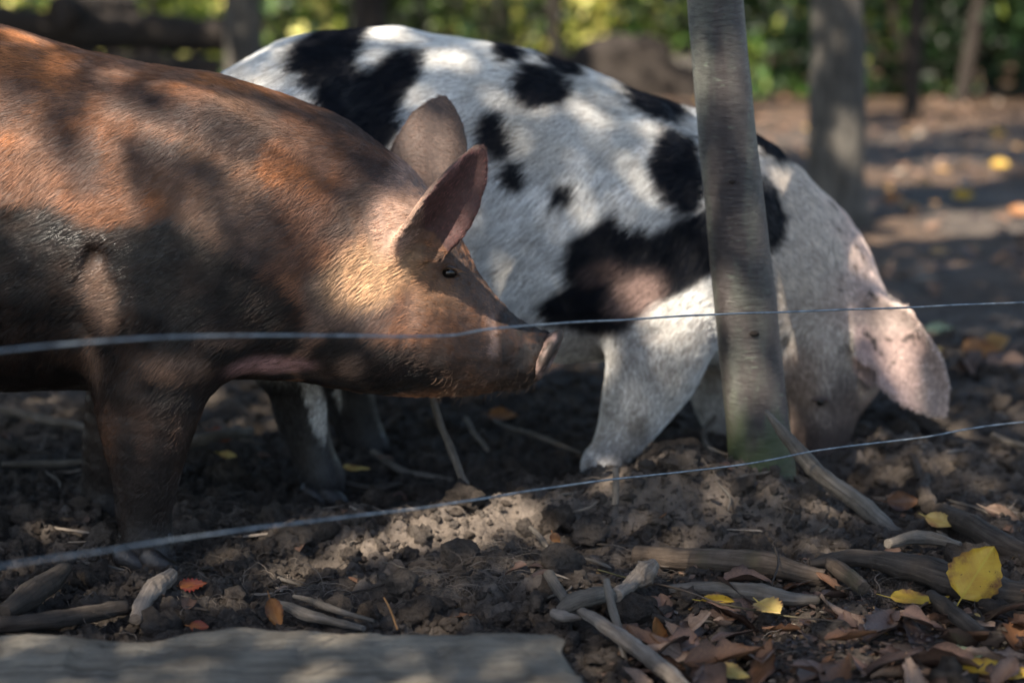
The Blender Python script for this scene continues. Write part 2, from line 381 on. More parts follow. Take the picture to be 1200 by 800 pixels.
big_clod(1085, 500, .04, 'loose clod below the hanging ear of the spotted pig', .1)
big_clod(1060, 515, .03, 'smaller clod beside the dug pit', .05, base=ICO3)

# ================================================================== PIGS
def surface_nets(F, org, h):
    s = F < 0; nx, ny, nz = F.shape
    c = np.zeros((nx-1, ny-1, nz-1), np.int8)
    for a in (0, 1):
        for b in (0, 1):
            for d in (0, 1): c += s[a:nx-1+a, b:ny-1+b, d:nz-1+d]
    act = (c > 0) & (c < 8); ijk = np.argwhere(act); idx = np.full(act.shape, -1, np.int32); idx[act] = np.arange(len(ijk))
    acc = np.zeros((len(ijk), 3)); cnt = np.zeros(len(ijk))
    cor = [(a, b, d) for a in (0, 1) for b in (0, 1) for d in (0, 1)]
    for p in cor:
        for ax in range(3):
            if p[ax]: continue
            q = list(p); q[ax] = 1
            f0 = F[ijk[:, 0]+p[0], ijk[:, 1]+p[1], ijk[:, 2]+p[2]]; f1 = F[ijk[:, 0]+q[0], ijk[:, 1]+q[1], ijk[:, 2]+q[2]]
            mk = (f0 < 0) != (f1 < 0); t = np.where(mk, f0/np.where(mk, f0-f1, 1), 0)
            for k in range(3): acc[:, k] += mk*(p[k]+(t if k == ax else 0))
            cnt += mk
    V = (ijk+acc/cnt[:, None])*h+org
    Q = []
    for ax in range(3):
        sl0 = [slice(None)]*3; sl1 = [slice(None)]*3; sl0[ax] = slice(0, -1); sl1[ax] = slice(1, None)
        e = np.argwhere(s[tuple(sl0)] != s[tuple(sl1)]); b, d = [(1, 2), (2, 0), (0, 1)][ax]
        e = e[(e[:, b] > 0) & (e[:, d] > 0) & (e[:, b] < F.shape[b]-1) & (e[:, d] < F.shape[d]-1)]
        def at(db, dd):
            g = e.copy(); g[:, b] -= db; g[:, d] -= dd; return idx[g[:, 0], g[:, 1], g[:, 2]]
        q = np.stack([at(1, 1), at(0, 1), at(0, 0), at(1, 0)], 1)
        fl = ~s[e[:, 0], e[:, 1], e[:, 2]]; q[fl] = q[fl][:, ::-1]; Q.append(q)
    Q = np.concatenate(Q); Q = Q[(Q >= 0).all(1)]
    return V, Q
def smin(a, b, k):
    h = np.clip(.5+.5*(b-a)/k, 0, 1); return b*(1-h)+a*h-k*h*(1-h)
class Body:
    def __init__(s, lo, hi, h):
        s.h = h; s.lo = np.array(lo); n = np.ceil((np.array(hi)-s.lo)/h).astype(int)+1
        s.n = n; s.F = np.full(n, .3, np.float32); s.ax = [(s.lo[i]+np.arange(n[i])*h).astype(np.float32) for i in range(3)]
    def box(s, lo, hi):
        i0 = np.clip(((np.array(lo)-s.lo)/s.h).astype(int), 0, s.n-1); i1 = np.clip(((np.array(hi)-s.lo)/s.h).astype(int)+2, 1, s.n)
        sl = tuple(slice(a, b) for a, b in zip(i0, i1))
        return sl, s.ax[0][sl[0]][:, None, None], s.ax[1][sl[1]][None, :, None], s.ax[2][sl[2]][None, None, :]
    def put(s, sl, f, k, sub=False):
        s.F[sl] = -smin(-s.F[sl], f, k) if sub else smin(s.F[sl], f, k)
    def profile(s, st, k=.05, e=2.2):
        """st rows: x, ztop, zbot, halfwidth, yc  (metres)"""
        st = np.array(st); xs = s.ax[0]
        def ev(c):                                   # monotone-ish cubic
            X = st[:, 0]; Yv = st[:, c]; dx = np.diff(X); sl = np.diff(Yv)/dx; mm = np.zeros(len(X)); mm[1:-1] = np.where(sl[:-1]*sl[1:] > 0, 2*sl[:-1]*sl[1:]/(sl[:-1]+sl[1:]+1e-12), 0); mm[0] = sl[0]; mm[-1] = sl[-1]
            j = np.clip(np.searchsorted(X, xs)-1, 0, len(X)-2); t = np.clip((xs-X[j])/dx[j], 0, 1); h = dx[j]
            return (2*t**3-3*t*t+1)*Yv[j]+(t**3-2*t*t+t)*h*mm[j]+(-2*t**3+3*t*t)*Yv[j+1]+(t**3-t*t)*h*mm[j+1]
        zt, zb, w, yc = ev(1), ev(2), ev(3), ev(4); a = (zt-zb)/2; zc = (zt+zb)/2
        a = np.maximum(a, .004); w = np.maximum(w, .004)
        Yg = s.ax[1][None, :, None]; Zg = s.ax[2][None, None, :]; A = a[:, None, None]; B = w[:, None, None]
        f = ((np.abs((Yg-yc[:, None, None])/B)**e+np.abs((Zg-zc[:, None, None])/A)**e)**(1/e)-1)*np.minimum(A, B)
        out = np.maximum(xs-st[-1, 0], st[0, 0]-xs)[:, None, None]
        f = np.where(out > 0, np.sqrt(np.maximum(f, 0)**2+np.maximum(out, 0)**2)+0*f, f).astype(np.float32)
        s.F = smin(s.F, f, k)
    def chain(s, pts, k=.03, lat=(0, 1, 0)):
        """pts: (Vector, r_plane, r_lateral) ; smooth loft"""
        P = np.array([list(p[0]) for p in pts]); R = np.array([[p[1], p[2]] for p in pts])
        n = len(P); t = np.linspace(0, n-1, (n-1)*4+1)
        def cr(A):
            A = np.vstack([2*A[0]-A[1], A, 2*A[-1]-A[-2]]); i = np.clip(t.astype(int), 0, n-2); u = (t-i)[:, None]
            p0, p1, p2, p3 = A[i], A[i+1], A[i+2], A[i+3]
            return .5*((2*p1)+(-p0+p2)*u+(2*p0-5*p1+4*p2-p3)*u*u+(-p0+3*p1-3*p2+p3)*u**3)
        P = cr(P); R = np.maximum(cr(R), .003); L = np.array(lat, float)
        lo = P.min(0)-R.max()*1.5-k-.02; hi = P.max(0)+R.max()*1.5+k+.02
        sl, X, Y, Zz = s.box(lo, hi); f = None
        for i in range(len(P)-1):
            a, b = P[i], P[i+1]; T = b-a; LL = T@T; 
            dx, dy, dz = X-a[0], Y-a[1], Zz-a[2]
            tt = np.clip((dx*T[0]+dy*T[1]+dz*T[2])/LL, 0, 1); dx = dx-tt*T[0]; dy = dy-tt*T[1]; dz = dz-tt*T[2]
            ra = R[i, 0]+(R[i+1, 0]-R[i, 0])*tt; rb = R[i, 1]+(R[i+1, 1]-R[i, 1])*tt
            v = dx*L[0]+dy*L[1]+dz*L[2]; u2 = np.maximum(dx*dx+dy*dy+dz*dz-v*v, 0)
            g = (np.sqrt(u2/ra**2+v*v/rb**2)-1)*np.minimum(ra, rb); f = g if f is None else np.minimum(f, g)
        s.put(sl, f.astype(np.float32), k)
    def ell(s, c, r, k=.04, rot=0.0, sub=False):
        """ellipsoid, rot about the y axis"""
        c = np.array(list(c)); m = max(r)*1.3+k+.01; sl, X, Y, Zz = s.box(c-m, c+m)
        ca, sa = math.cos(rot), math.sin(rot); x = X-c[0]; z = Zz-c[2]; u = x*ca+z*sa; w = -x*sa+z*ca
        f = (np.sqrt((u/r[0])**2+((Y-c[1])/r[1])**2+(w/r[2])**2)-1)*min(r); s.put(sl, f.astype(np.float32), k, sub)
    def groove(s, pts, r, depth, k=.01):
        """crease carved along a surface line (smooth subtraction of thin tube)"""
        for a, b in zip(pts[:-1], pts[1:]):
            a = np.array(list(a)); b = np.array(list(b)); T = b-a
            sl, X, Y, Zz = s.box(np.minimum(a, b)-r-k-.01, np.maximum(a, b)+r+k+.01)
            dx, dy, dz = X-a[0], Y-a[1], Zz-a[2]; tt = np.clip((dx*T[0]+dy*T[1]+dz*T[2])/(T@T), 0, 1)
            f = np.sqrt((dx-tt*T[0])**2+(dy-tt*T[1])**2+(dz-tt*T[2])**2)-r; s.put(sl, f.astype(np.float32), k, True)
    def ear(s, base, tip, wdir, wm, cup, th=.006, k=.012, bend=0.0, wf=None):
        b = np.array(list(base)); A = np.array(list(tip))-b; L = np.linalg.norm(A); a = A/L; n = np.cross(a, np.array(wdir, float)); n /= np.linalg.norm(n); w = np.cross(n, a)
        m = wm+.06; lo = np.minimum(b, b+A)-m; hi = np.maximum(b, b+A)+m; sl, X, Y, Zz = s.box(lo, hi)
        dx, dy, dz = X-b[0], Y-b[1], Zz-b[2]; t = (dx*a[0]+dy*a[1]+dz*a[2])/L; v = dx*w[0]+dy*w[1]+dz*w[2]; q = dx*n[0]+dy*n[1]+dz*n[2]
        tc_ = np.clip(t, 0, 1)
        hw = wm*((wf or (lambda t: (1-t**2.6)**.75*(.80+.55*t-.45*t*t)))(tc_)); hw = np.where(t > 1, -(t-1)*L, hw)
        hw = np.where(t < 0, hw+t*L*.6, hw)
        m0 = cup*(v/wm)**2*(1-.35*tc_)+bend*tc_**2+.0028*np.sin(v/wm*7+tc_*2.5)*(1-tc_*.5)+.003*np.sin(tc_*9+v/wm*2)*tc_
        tt = th*(1.35-.5*tc_)
        e = np.maximum(np.abs(v)-hw+tt, 0); f = np.sqrt(e*e+(q-m0)**2)-tt; f = np.where(t < -.35, .3, f)
        s.put(sl, f.astype(np.float32), k)
    def mesh(s, it=2):
        V, Q = surface_nets(s.F, s.lo, s.h)
        for _ in range(it): V = lap(V, Q, .5)
        return V, Q
def lap(V, Q, a):
    n = len(V); S = np.zeros((n, 3)); c = np.zeros(n)
    for i, j in ((0, 1), (1, 2), (2, 3), (3, 0)):
        for p, q in ((Q[:, i], Q[:, j]), (Q[:, j], Q[:, i])):
            for k in range(3): S[:, k] += np.bincount(p, V[q, k], n)
            c += np.bincount(p, minlength=n)
    return V+(S/np.maximum(c, 1)[:, None]-V)*a
def vnormals(V, Q):
    fn = np.cross(V[Q[:, 2]]-V[Q[:, 0]], V[Q[:, 3]]-V[Q[:, 1]]); N = np.zeros_like(V)
    for i in range(4):
        for k in range(3): N[:, k] += np.bincount(Q[:, i], fn[:, k], len(V))
    return N/np.maximum(np.linalg.norm(N, axis=1), 1e-12)[:, None]
_NC = {}
def pnoise(P, fr, s):
    k = (fr, s % 4)
    if _NC.get('P') is not P: _NC.clear(); _NC['P'] = P
    if k not in _NC: _NC[k] = fbm(P, fr, 6, 900+(s % 4)*11, .68)
    return _NC[k]
def blob(P, px, py, rx, ry, Y, ang=0, soft=.28, wob=.40, s=0, fr=14):
    """0..1 mask of an uneven patch on the flank, centred where the photo shows it"""
    c = W(px, py, Y); k = Y/FPX; x = P[:, 0]-c.x; z = P[:, 2]-c.z; ca, sa = math.cos(math.radians(ang)), math.sin(math.radians(ang))
    u = (x*ca+z*sa)/(rx*k); v = (-x*sa+z*ca)/(ry*k); d = np.sqrt(u*u+v*v)+(pnoise(P, fr, s)-.5)*2.6*wob
    return 1-ss(d, 1-soft, 1+soft)
def poly(P, pts, Y, soft=.012, wob=.02, s=0, fr=12):
    """soft polygon mask in the flank's own upright plane"""
    q = np.array([[W(a, b, Y).x, W(a, b, Y).z] for a, b in pts]); X = P[:, [0, 2]]+np.c_[fbm(P, fr, 4, s)-.5, fbm(P, fr, 4, s+50)-.5]*2*wob
    ins = np.zeros(len(P), bool); dm = np.full(len(P), 9.)
    for i in range(len(q)):
        a, b = q[i], q[(i+1) % len(q)]; e = b-a; t = np.clip(((X-a)@e)/(e@e), 0, 1); dm = np.minimum(dm, np.hypot(*(X-a-t[:, None]*e).T))
        cr = ((a[1] > X[:, 1]) != (b[1] > X[:, 1])); xi = (b[0]-a[0])*(X[:, 1]-a[1])/(b[1]-a[1]+1e-12)+a[0]; ins ^= cr & (X[:, 0] < xi)
    return ss(np.where(ins, dm, -dm), -soft, soft)
def mixc(A, B, f): return A*(1-f[:, None])+np.array(B)*f[:, None]
def grow_hair(V, Q, N, n, density, length, flowf, colf, lift=.35, rad=.00034, clump=.5, wetf=None, curl=.12, var=1.1):
    a = np.linalg.norm(np.cross(V[Q[:, 2]]-V[Q[:, 0]], V[Q[:, 3]]-V[Q[:, 1]]), axis=1)*.5
    dv = density(V, N); w = a*dv[Q].mean(1); w /= w.sum(); f = RNG.choice(len(Q), n, p=w)
    u, v = RNG.uniform(0, 1, (2, n, 1)); q = Q[f]
    def it(A): return (A[q[:, 0]]*(1-u)*(1-v)+A[q[:, 1]]*u*(1-v)+A[q[:, 2]]*u*v+A[q[:, 3]]*(1-u)*v)
    R = it(V); NN = it(N); NN /= np.linalg.norm(NN, axis=1)[:, None]
    fl = flowf(R, NN)
    # tufts: direction jitter shared by neighbours + own jitter
    j = np.c_[fbm(R, 38, 2, 61)-.5, fbm(R, 38, 2, 62)-.5, fbm(R, 38, 2, 63)-.5]*.55*clump+np.c_[fbm(R, 9, 2, 64)-.5, fbm(R, 9, 2, 65)-.5, fbm(R, 9, 2, 66)-.5]*1.5*clump+RNG.normal(0, .10, (n, 3))
    fl = fl+j; fl -= (fl*NN).sum(1)[:, None]*NN; fl /= np.maximum(np.linalg.norm(fl, axis=1), 1e-6)[:, None]
    L = (length(R)*RNG.uniform(.6, 1.25, n))[:, None]; lf = lift*RNG.uniform(.4, 1.3, (n, 1))
    side = np.cross(NN, fl)*RNG.normal(0, curl, (n, 1))
    K = 5; P = np.zeros((n, K, 3))
    for i in range(K):
        t = i/(K-1); P[:, i] = R-NN*.001+L*(fl*t*(1-.12*lf*t)+NN*lf*(t-.72*t*t)+side*t*t)
    rr = np.array([1, .95, .8, .55, .15])*rad; rr = rr[None]*RNG.uniform(.7, 1.3, (n, 1))
    c = colf(R)*RNG.uniform(.8, 1.2, (n, 1))*(1-var/2+var*fbm(R, 85, 3, 77))[:, None]; return P, rr, np.clip(c, 0, 1), (wetf(R) if wetf else None)
def make_hoof(parent, p, L=.05, wd=.021, splay=0.0, fwd=1):
    """one cloven toe: a wedge, flat below, pointed in front"""
    V0, F0 = ICO3; V = V0.copy(); 
    V[:, 0] = V[:, 0]*L*.62; V[:, 1] *= wd; V[:, 2] = np.where(V[:, 2] < -.55, -.55, V[:, 2])*.036
    V[:, 2] *= 1-.45*ss(V[:, 0]*fwd, 0, L*.6); V[:, 0] += -fwd*V[:, 2]*.5
    ca, sa = math.cos(splay), math.sin(splay); V = np.c_[V[:, 0]*ca-V[:, 1]*sa, V[:, 0]*sa+V[:, 1]*ca, V[:, 2]]
    V += (fbm(V+p.x, 70, 3, 4)-.5)[:, None]*.005
    return mesh_np('hoof', V+np.array(p), F0, HOOF, parent)

# ------------------------------------------------------------------ the brown pig
def pig_brown():
    root = empty('pig')
    tag(root, 'muddy reddish-brown pig standing in front of the spotted pig with its ears pricked', 'pig')
    YB = 3.14; B = Body((W(-450, 0, YB).x, YB-.34, -.02), (W(680, 0, YB).x, YB+.34, .98), .0052)
    rows = [(-432, 190, 250, .03), (-424, 140, 300, .11), (-400, 95, 355, .165), (-340, 50, 410, .215), (-240, 18, 440, .245), (-100, 6, 452, .255), (0, 27, 453, .25), (100, 58, 451, .245),
            (200, 79, 444, .235), (265, 90, 440, .22), (330, 110, 441, .20), (400, 138, 451, .175), (450, 170, 458, .152), (490, 205, 461, .134), (520, 250, 461, .118), (545, 290, 459, .100),
            (565, 326, 458, .086), (585, 352, 456, .074), (604, 371, 455, .064), (616, 378, 453, .058), (626, 383, 446, .051), (633, 390, 432, .040)]
    st = []
    for px, a, b, w in rows:
        yc = YB-.02*ss(np.array(float(px)), 350, 600); yc = float(yc); st.append((W(px, 0, yc).x, W(px, a, yc).z, W(px, b, yc).z, w, yc))
    # x of W varies slightly with py; keep the mid-height one
    st = [(W(r[0], (r[1]+r[2])/2, s_[4]).x, *s_[1:]) for r, s_ in zip(rows, st)]
    B.profile(st, .04, 2.25)
    n_ = YB; EARW = lambda t: (1-t**3.6)**.62*(.86+.50*t-.52*t*t)
    # jowl, cheek, brow, shoulder
    for sg in (-1, 1):
        B.ell(W(430, 395, n_+sg*.085), (.10, .075, .075), .05, -.2)
        B.ell(W(500, 415, n_+sg*.06), (.10, .05, .045), .04, -.1)
        B.ell(W(515, 300, n_+sg*.078), (.035, .022, .020), .025, -.8)      # brow
        B.ell(W(470, 290, n_+sg*.10), (.06, .045, .06), .04, 0)           # ear root
    B.ell(W(230, 270, n_-.155), (.17, .09, .20), .06, .25); B.ell(W(230, 270, n_+.155), (.17, .09, .20), .06, .25)
    B.ell(W(-320, 260, n_-.15), (.19, .09, .22), .06, 0); B.ell(W(-320, 260, n_+.15), (.19, .09, .22), .06, 0)
    # snout disc
    B.ell(W(629, 414, n_-.02), (.012, .043, .044), .012, -.44)
    # legs
    def leg(pts, k=.035): B.chain([(W(a, b, Y), r, q) for a, b, Y, r, q in pts], k)
    leg([(215, 290, 3.00, .145, .075), (190, 370, 2.98, .135, .078), (178, 430, 2.98, .104, .07), (172, 500, 2.98, .077, .06), (170, 560, 2.99, .056, .050), (169, 605, 3.0, .047, .044), (171, 636, 3.0, .044, .043), (174, 650, 3.0, .034, .038)])
    leg([(190, 330, 3.27, .12, .08), (160, 430, 3.27, .085, .065), (132, 510, 3.27, .052, .048), (122, 565, 3.28, .040, .038), (124, 595, 3.28, .040, .04), (128, 608, 3.28, .03, .035)])
    for Y, dx in ((2.99, 0), (3.29, 25)):
        leg([(-310+dx, 250, Y, .19, .085), (-290+dx, 380, Y, .14, .075), (-330+dx, 460, Y, .075, .055), (-362+dx, 520, Y, .048, .042), (-345+dx, 600, Y, .038, .036), (-336+dx, 632, Y, .04, .04)])
    # toes pushed out of the fetlock
    for (a, b, Y) in ((160, 652, 2.985), (187, 655, 2.985)): B.ell(W(a, b, Y), (.026, .026, .028), .012, .2)
    # tail
    B.chain([(W(-428, 150, 3.14), .02, .02), (W(-448, 190, 3.12), .014, .014), (W(-446, 240, 3.10), .011, .011), (W(-440, 275, 3.12), .008, .008)], .02)
    # creases: behind the elbow, at the neck behind the ear, mouth, chin fold
    B.groove([W(112, 300, 2.895), W(94, 340, 2.885), (W(90, 390, 2.90)), W(98, 435, 2.92)], .013, 0, .02)
    B.groove([W(447, 205, 2.99), W(436, 250, 2.965), W(432, 300, 2.95)], .004, 0, .012)
    B.groove([W(455, 200, 3.0), W(446, 250, 2.975), W(443, 290, 2.965)], .003, 0, .01)
    B.groove([W(622, 432, 3.055), W(598, 436, 3.045), W(570, 428, 3.025), W(548, 424, 3.01)], .0035, 0, .010)
    B.groove([W(500, 300, 3.02), W(512, 296, 3.025), W(530, 300, 3.03)], .0025, 0, .008)
    B.groove([W(505, 338, 3.01), W(520, 344, 3.01), W(536, 338, 3.025)], .002, 0, .008)
    for a in (572, 584, 594): B.groove([W(a-14, 352+(a-572)*.9, 3.07), W(a-6, 372+(a-572)*.6, 3.045), W(a-8, 395, 3.035)], .0022, 0, .007)
    B.groove([W(478, 300, 2.975), W(486, 345, 2.98), W(478, 400, 2.98)], .004, 0, .02)
    # eye socket
    for sg in (-1, 1): B.ell(W(527, 320, n_-.015+sg*.100), (.017, .014, .012), .012, -.35, True)
    # ears
    near = (W(487, 278, 2.985), W(568, 172, 2.915)); NW = (.78, .42, -.50); B.ear(near[0], near[1], NW, .050, -.052, .0082, .022, .0, EARW)
    farr = (W(498, 222, 3.22), W(521, 109, 3.27)); B.ear(farr[0], farr[1], (.93, .25, -.1), .074, .024, .0055, .02, 0, lambda t: (1-t**2.7)**.72*(.92+.36*t-.42*t*t))
    na, nb = np.array(near[0]), np.array(near[1]); fa_ = np.array(farr[0]); TA = (nb-na)/np.linalg.norm(nb-na)
    def EARZ(P): return np.where(P[:, 1] < 3.1, ((P-na)@TA > .028+.010*(fbm(P, 40, 3, 5)-.5)), P[:, 2] > W(497, 215, 3.22).z-.005)
    P_not_ear = lambda P: 1.0*~(((V3(P, near[0], near[1]) < .09) | (V3(P, farr[0], farr[1]) < .09)) & EARZ(P))
    V, Q = B.mesh(2)
    N = vnormals(V, Q)
    # fine relief: shoulder and neck wrinkles, mud crust
    k = W(430, 250, 2.95); wr = np.exp(-((V[:, 0]-k.x)/.05)**2-((V[:, 2]-k.z)/.16)**2)
    V = V+N*(wr*np.sin((V[:, 0]+.18*V[:, 2])*230+6*fbm(V, 12, 2, 5))*.0008*ss(fbm(V, 14, 2, 6), .45, .6)+(fbm(V, 9, 3, 2)-.5)*.010)[:, None]
    # nostrils and disc tilt are in the snout part
    hm = ss(V[:, 0], W(455, 0, 3.0).x, W(520, 0, 3.0).x)*(P_not_ear(V))
    V = V+N*(hm*((np.abs(fbm(V*np.array([1, 1, 2.2]), 26, 3, 301)-.5)-.12)*-.010+(fbm(V, 70, 3, 302)-.5)*.004))[:, None]
    ml = ss(V[:, 0], W(575, 0, 3.0).x, W(595, 0, 3.0).x); V = V+N*(ml*(fbm(V, 95, 3, 303)-.5)*.004)[:, None]; N = vnormals(V, Q)
    def fx(p, a, b): return np.array([W(a, b, 2.95).x, W(a, b, 2.95).z])
    def fields(P):
        n = len(P); nz = fbm(P, 16, 5, 100, .6); n2 = fbm(P, 5, 4, 120); n3 = fbm(P, 60, 3, 130, .6)
        nst = fbm(P*np.array([1, 1, .35]), 26, 3, 140)
        C = np.tile(np.array([.215, .105, .062]), (n, 1)); C = mixc(C, (.35, .150, .068), ss(n2, .44, .62)); C = mixc(C, (.22, .14, .105), ss(nst, .45, .65)*.55)
        wet = np.zeros(n)
        py = 400-(P[:, 2]-W(600, 400, 2.95).z)*(FPX/2.95)/1.02; px = 600+P[:, 0]*FPX/2.95      # height and length along the flank
        # dried dust
        dust = ss(fbm(P, 7, 4, 150), .47, .60)*ss(px, 60, 250)*.75*(1-ss(px, 400, 470)); C = mixc(C, (.125, .095, .078), dust)
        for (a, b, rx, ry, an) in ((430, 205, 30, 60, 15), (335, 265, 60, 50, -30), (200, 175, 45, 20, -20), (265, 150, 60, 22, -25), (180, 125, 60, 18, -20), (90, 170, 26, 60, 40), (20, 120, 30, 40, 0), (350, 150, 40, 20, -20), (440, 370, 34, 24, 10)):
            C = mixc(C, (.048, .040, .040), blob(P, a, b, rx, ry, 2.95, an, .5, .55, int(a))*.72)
        # wet mud on the underside and flank
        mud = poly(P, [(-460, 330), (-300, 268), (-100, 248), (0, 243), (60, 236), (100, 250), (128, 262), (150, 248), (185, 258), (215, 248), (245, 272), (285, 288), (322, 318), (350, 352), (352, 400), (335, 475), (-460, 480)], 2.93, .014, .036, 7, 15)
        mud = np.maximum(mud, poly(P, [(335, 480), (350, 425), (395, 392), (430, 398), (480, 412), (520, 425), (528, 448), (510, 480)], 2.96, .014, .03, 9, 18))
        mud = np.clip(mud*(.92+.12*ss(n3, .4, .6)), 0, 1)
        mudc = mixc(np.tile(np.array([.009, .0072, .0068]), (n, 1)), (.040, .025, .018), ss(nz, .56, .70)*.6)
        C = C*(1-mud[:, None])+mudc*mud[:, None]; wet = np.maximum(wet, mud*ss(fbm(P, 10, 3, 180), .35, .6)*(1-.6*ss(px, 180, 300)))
        # tan dust on the elbow and forearm
        for (a, b, rx, ry, an, f) in ((124, 348, 20, 40, 10, .95), (208, 424, 40, 18, -10, .75), (112, 412, 12, 34, 0, .55), (160, 470, 20, 50, 0, .30), (250, 262, 50, 12, -20, .5), (416, 434, 14, 16, 0, .6), (270, 395, 30, 10, 0, .3)):
            C = mixc(C, (.20, .125, .088), blob(P, a, b, rx, ry, 2.93, an, .5, .5, int(b))*f)
        # face: warmer, cheek sun patch painted gold, pink neck skin, pale ear root
        C = mixc(C, (.64, .40, .23), blob(P, 440, 318, 58, 34, 2.95, 25, .5, .3, 11)*.8)
        C = mixc(C, (.30, .165, .09), blob(P, 515, 345, 34, 28, 2.98, -30, .5, .3, 12)*.6)
        C = mixc(C, (.12, .085, .070), blob(P, 560, 345, 60, 16, 3.0, -48, .4, .3, 24)*.7); C = mixc(C, (.085, .055, .042), blob(P, 540, 412, 62, 22, 3.0, 5, .4, .4, 25)*.75)
        C = mixc(C, (.42, .28, .22), blob(P, 472, 245, 32, 52, 2.95, -20, .4, .2, 13)*.9)
        C = mixc(C, (.26, .155, .105), blob(P, 585, 368, 34, 10, 3.0, -42, .5, .3, 14)*.4)
        mz = (fbm(P, 30, 5, 411, .65)-.5)*34; md = ss(px+mz, 582, 590)*ss(py, 375, 386); C = mixc(C, (.016, .012, .010), md*(.75+.25*ss(n3, .4, .6)))
        C = mixc(C, (.38, .25, .20), ss(px+mz*.6, 568, 573)*(1-ss(px+mz*.6, 579, 584))*ss(py, 378, 386)*(1-ss(py, 428, 440))*.8)
        C = mixc(C, (.055, .038, .030), ss(py+mz*.7, 424, 440)*ss(px, 500, 540)*.75); wet = np.maximum(wet, md*.35)
        C = mixc(C, (.10, .07, .055), blob(P, 515, 296, 30, 7, 3.0, -15, .5, .3, 28)*.6)
        C = mixc(C, (.40, .22, .20), blob(P, 325, 425, 44, 15, 3.0, 0, .4, .2, 18)*.8)
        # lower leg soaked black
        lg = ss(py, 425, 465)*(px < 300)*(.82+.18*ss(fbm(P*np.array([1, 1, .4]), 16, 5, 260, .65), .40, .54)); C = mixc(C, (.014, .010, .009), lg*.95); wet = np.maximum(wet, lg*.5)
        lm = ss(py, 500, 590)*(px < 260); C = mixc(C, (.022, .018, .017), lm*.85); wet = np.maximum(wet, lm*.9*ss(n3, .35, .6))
        # ears: grey-brown outside, purplish inside
        er = ((V3(P, near[0], near[1]) < .085) | (V3(P, farr[0], farr[1]) < .085)) & EARZ(P)
        a_ = np.array(near[1]-near[0]); L_ = np.linalg.norm(a_); a_ /= L_; nn_ = np.cross(a_, NW); nn_ /= np.linalg.norm(nn_); w_ = np.cross(nn_, a_); dd_ = P-np.array(near[0])
        inner = er & (P[:, 1] < 3.1) & (dd_@nn_ < -.052*((dd_@w_)/.050)**2*(1-.35*np.clip(dd_@a_/L_, 0, 1))) & (dd_@w_ > -.05)
        C = np.where(er[:, None], np.array([.155, .105, .085])*(.8+.5*nz[:, None]), C); C = np.where(inner[:, None], np.array([.15, .075, .07])*(.7+.6*nz[:, None]), C)
        C = mixc(C, (.42, .27, .20), blob(P, 468, 262, 24, 44, 2.95, -25, .5, .15, 19)*(P[:, 0] < W(497, 240, 2.95).x))
        return C*(.75+.5*n3[:, None]), wet, er
    C, wet, er = fields(V)
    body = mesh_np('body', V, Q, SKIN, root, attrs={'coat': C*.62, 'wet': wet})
    def dens(V, N):
        toc = -(N[:, 1]); up = N[:, 2]; d = .12+.9*ss(np.maximum(toc, up*.8), -.15, .25); d = d*(.25+.75*ss(V[:, 0], W(-60, 0, 3.).x, W(0, 0, 3.).x)); return d
    def length(P):
        px = 600+P[:, 0]*FPX/2.97; er_ = ((V3(P, near[0], near[1]) < .085) | (V3(P, farr[0], farr[1]) < .085)) & EARZ(P)
        L = .021-.009*ss(px, 400, 520)-.005*ss(px, 560, 620); L = np.where(P[:, 2] < .28, .013, L); return np.where(er_, .011, L)
    def flow(P, Nn):
        px = 600+P[:, 0]*FPX/2.97; f = np.tile(np.array([-.85, 0, -.55]), (len(P), 1)); hd = ss(px, 430, 520)[:, None]
        f = f*(1-hd)+np.array([-.75, 0, .15])*hd; low = (ss(-P[:, 2], -.34, -.26)*(px < 260))[:, None]; f = f*(1-low)+np.array([-.12, 0, -1])*low
        jw = (ss(px, 330, 260)*ss(-P[:, 2], -.42, -.36))[:, None]; f = f*(1-jw)+np.array([-.5, 0, -.6])*jw
        e1 = (V3(P, near[0], near[1]) < .085)& EARZ(P); a = np.array(near[1]-near[0]); a /= np.linalg.norm(a); f[e1] = a; return f
    colf = lambda P: fields(P)[0]*1.15; wetf = lambda P: fields(P)[1]
    P, rr, c, w = grow_hair(V, Q, N, 240000, dens, length, flow, colf, .30, .00027, .55, wetf)
    hair_obj('hair', P, rr, FUR, root, c, 'stuff', w)
    # eyes with lids
    sf = surf(V, 527, 320); hw_ = (YB-.015)-sf[1]
    for sg, far_ in ((-1, 0), (1, 1)):
        p = Vector((sf[0], YB-.015+sg*(hw_-.0065), sf[2])); V0, F0 = ICO3
        mesh_np('eye', V0*np.array([.0150, .0125, .0130])+np.array(p), F0, EYE, root)
        for up in (1, -1):
            T = []; 
            for i in range(13):
                a = math.pi*i/12; x = -.0175*math.cos(a); z = up*(.0112 if up > 0 else .0098)*math.sin(a)
                T.append(np.array(p)+np.array([x*.95+z*.25, sg*(.0098-.006*(abs(x)/.017)**2), z-x*.35]))
            T = np.array(T); tube_mesh('eyelid', T, np.r_[.001, np.full(11, .0034 if up > 0 else .0022), .001], LID, root, 8)
    base_ = V[(V[:, 0] > W(500, 0, 3.0).x) & (V[:, 0] < W(632, 0, 3.0).x) & (V[:, 2] < W(600, 425, 3.05).z)]; k_ = RNG.choice(len(base_), 260); bp = base_[k_]
    dr = np.c_[RNG.normal(-.25, .5, 260), RNG.normal(-.25, .5, 260), RNG.normal(-.9, .35, 260)]; dr /= np.linalg.norm(dr, axis=1)[:, None]; Lw = RNG.uniform(.006, .022, (260, 1))
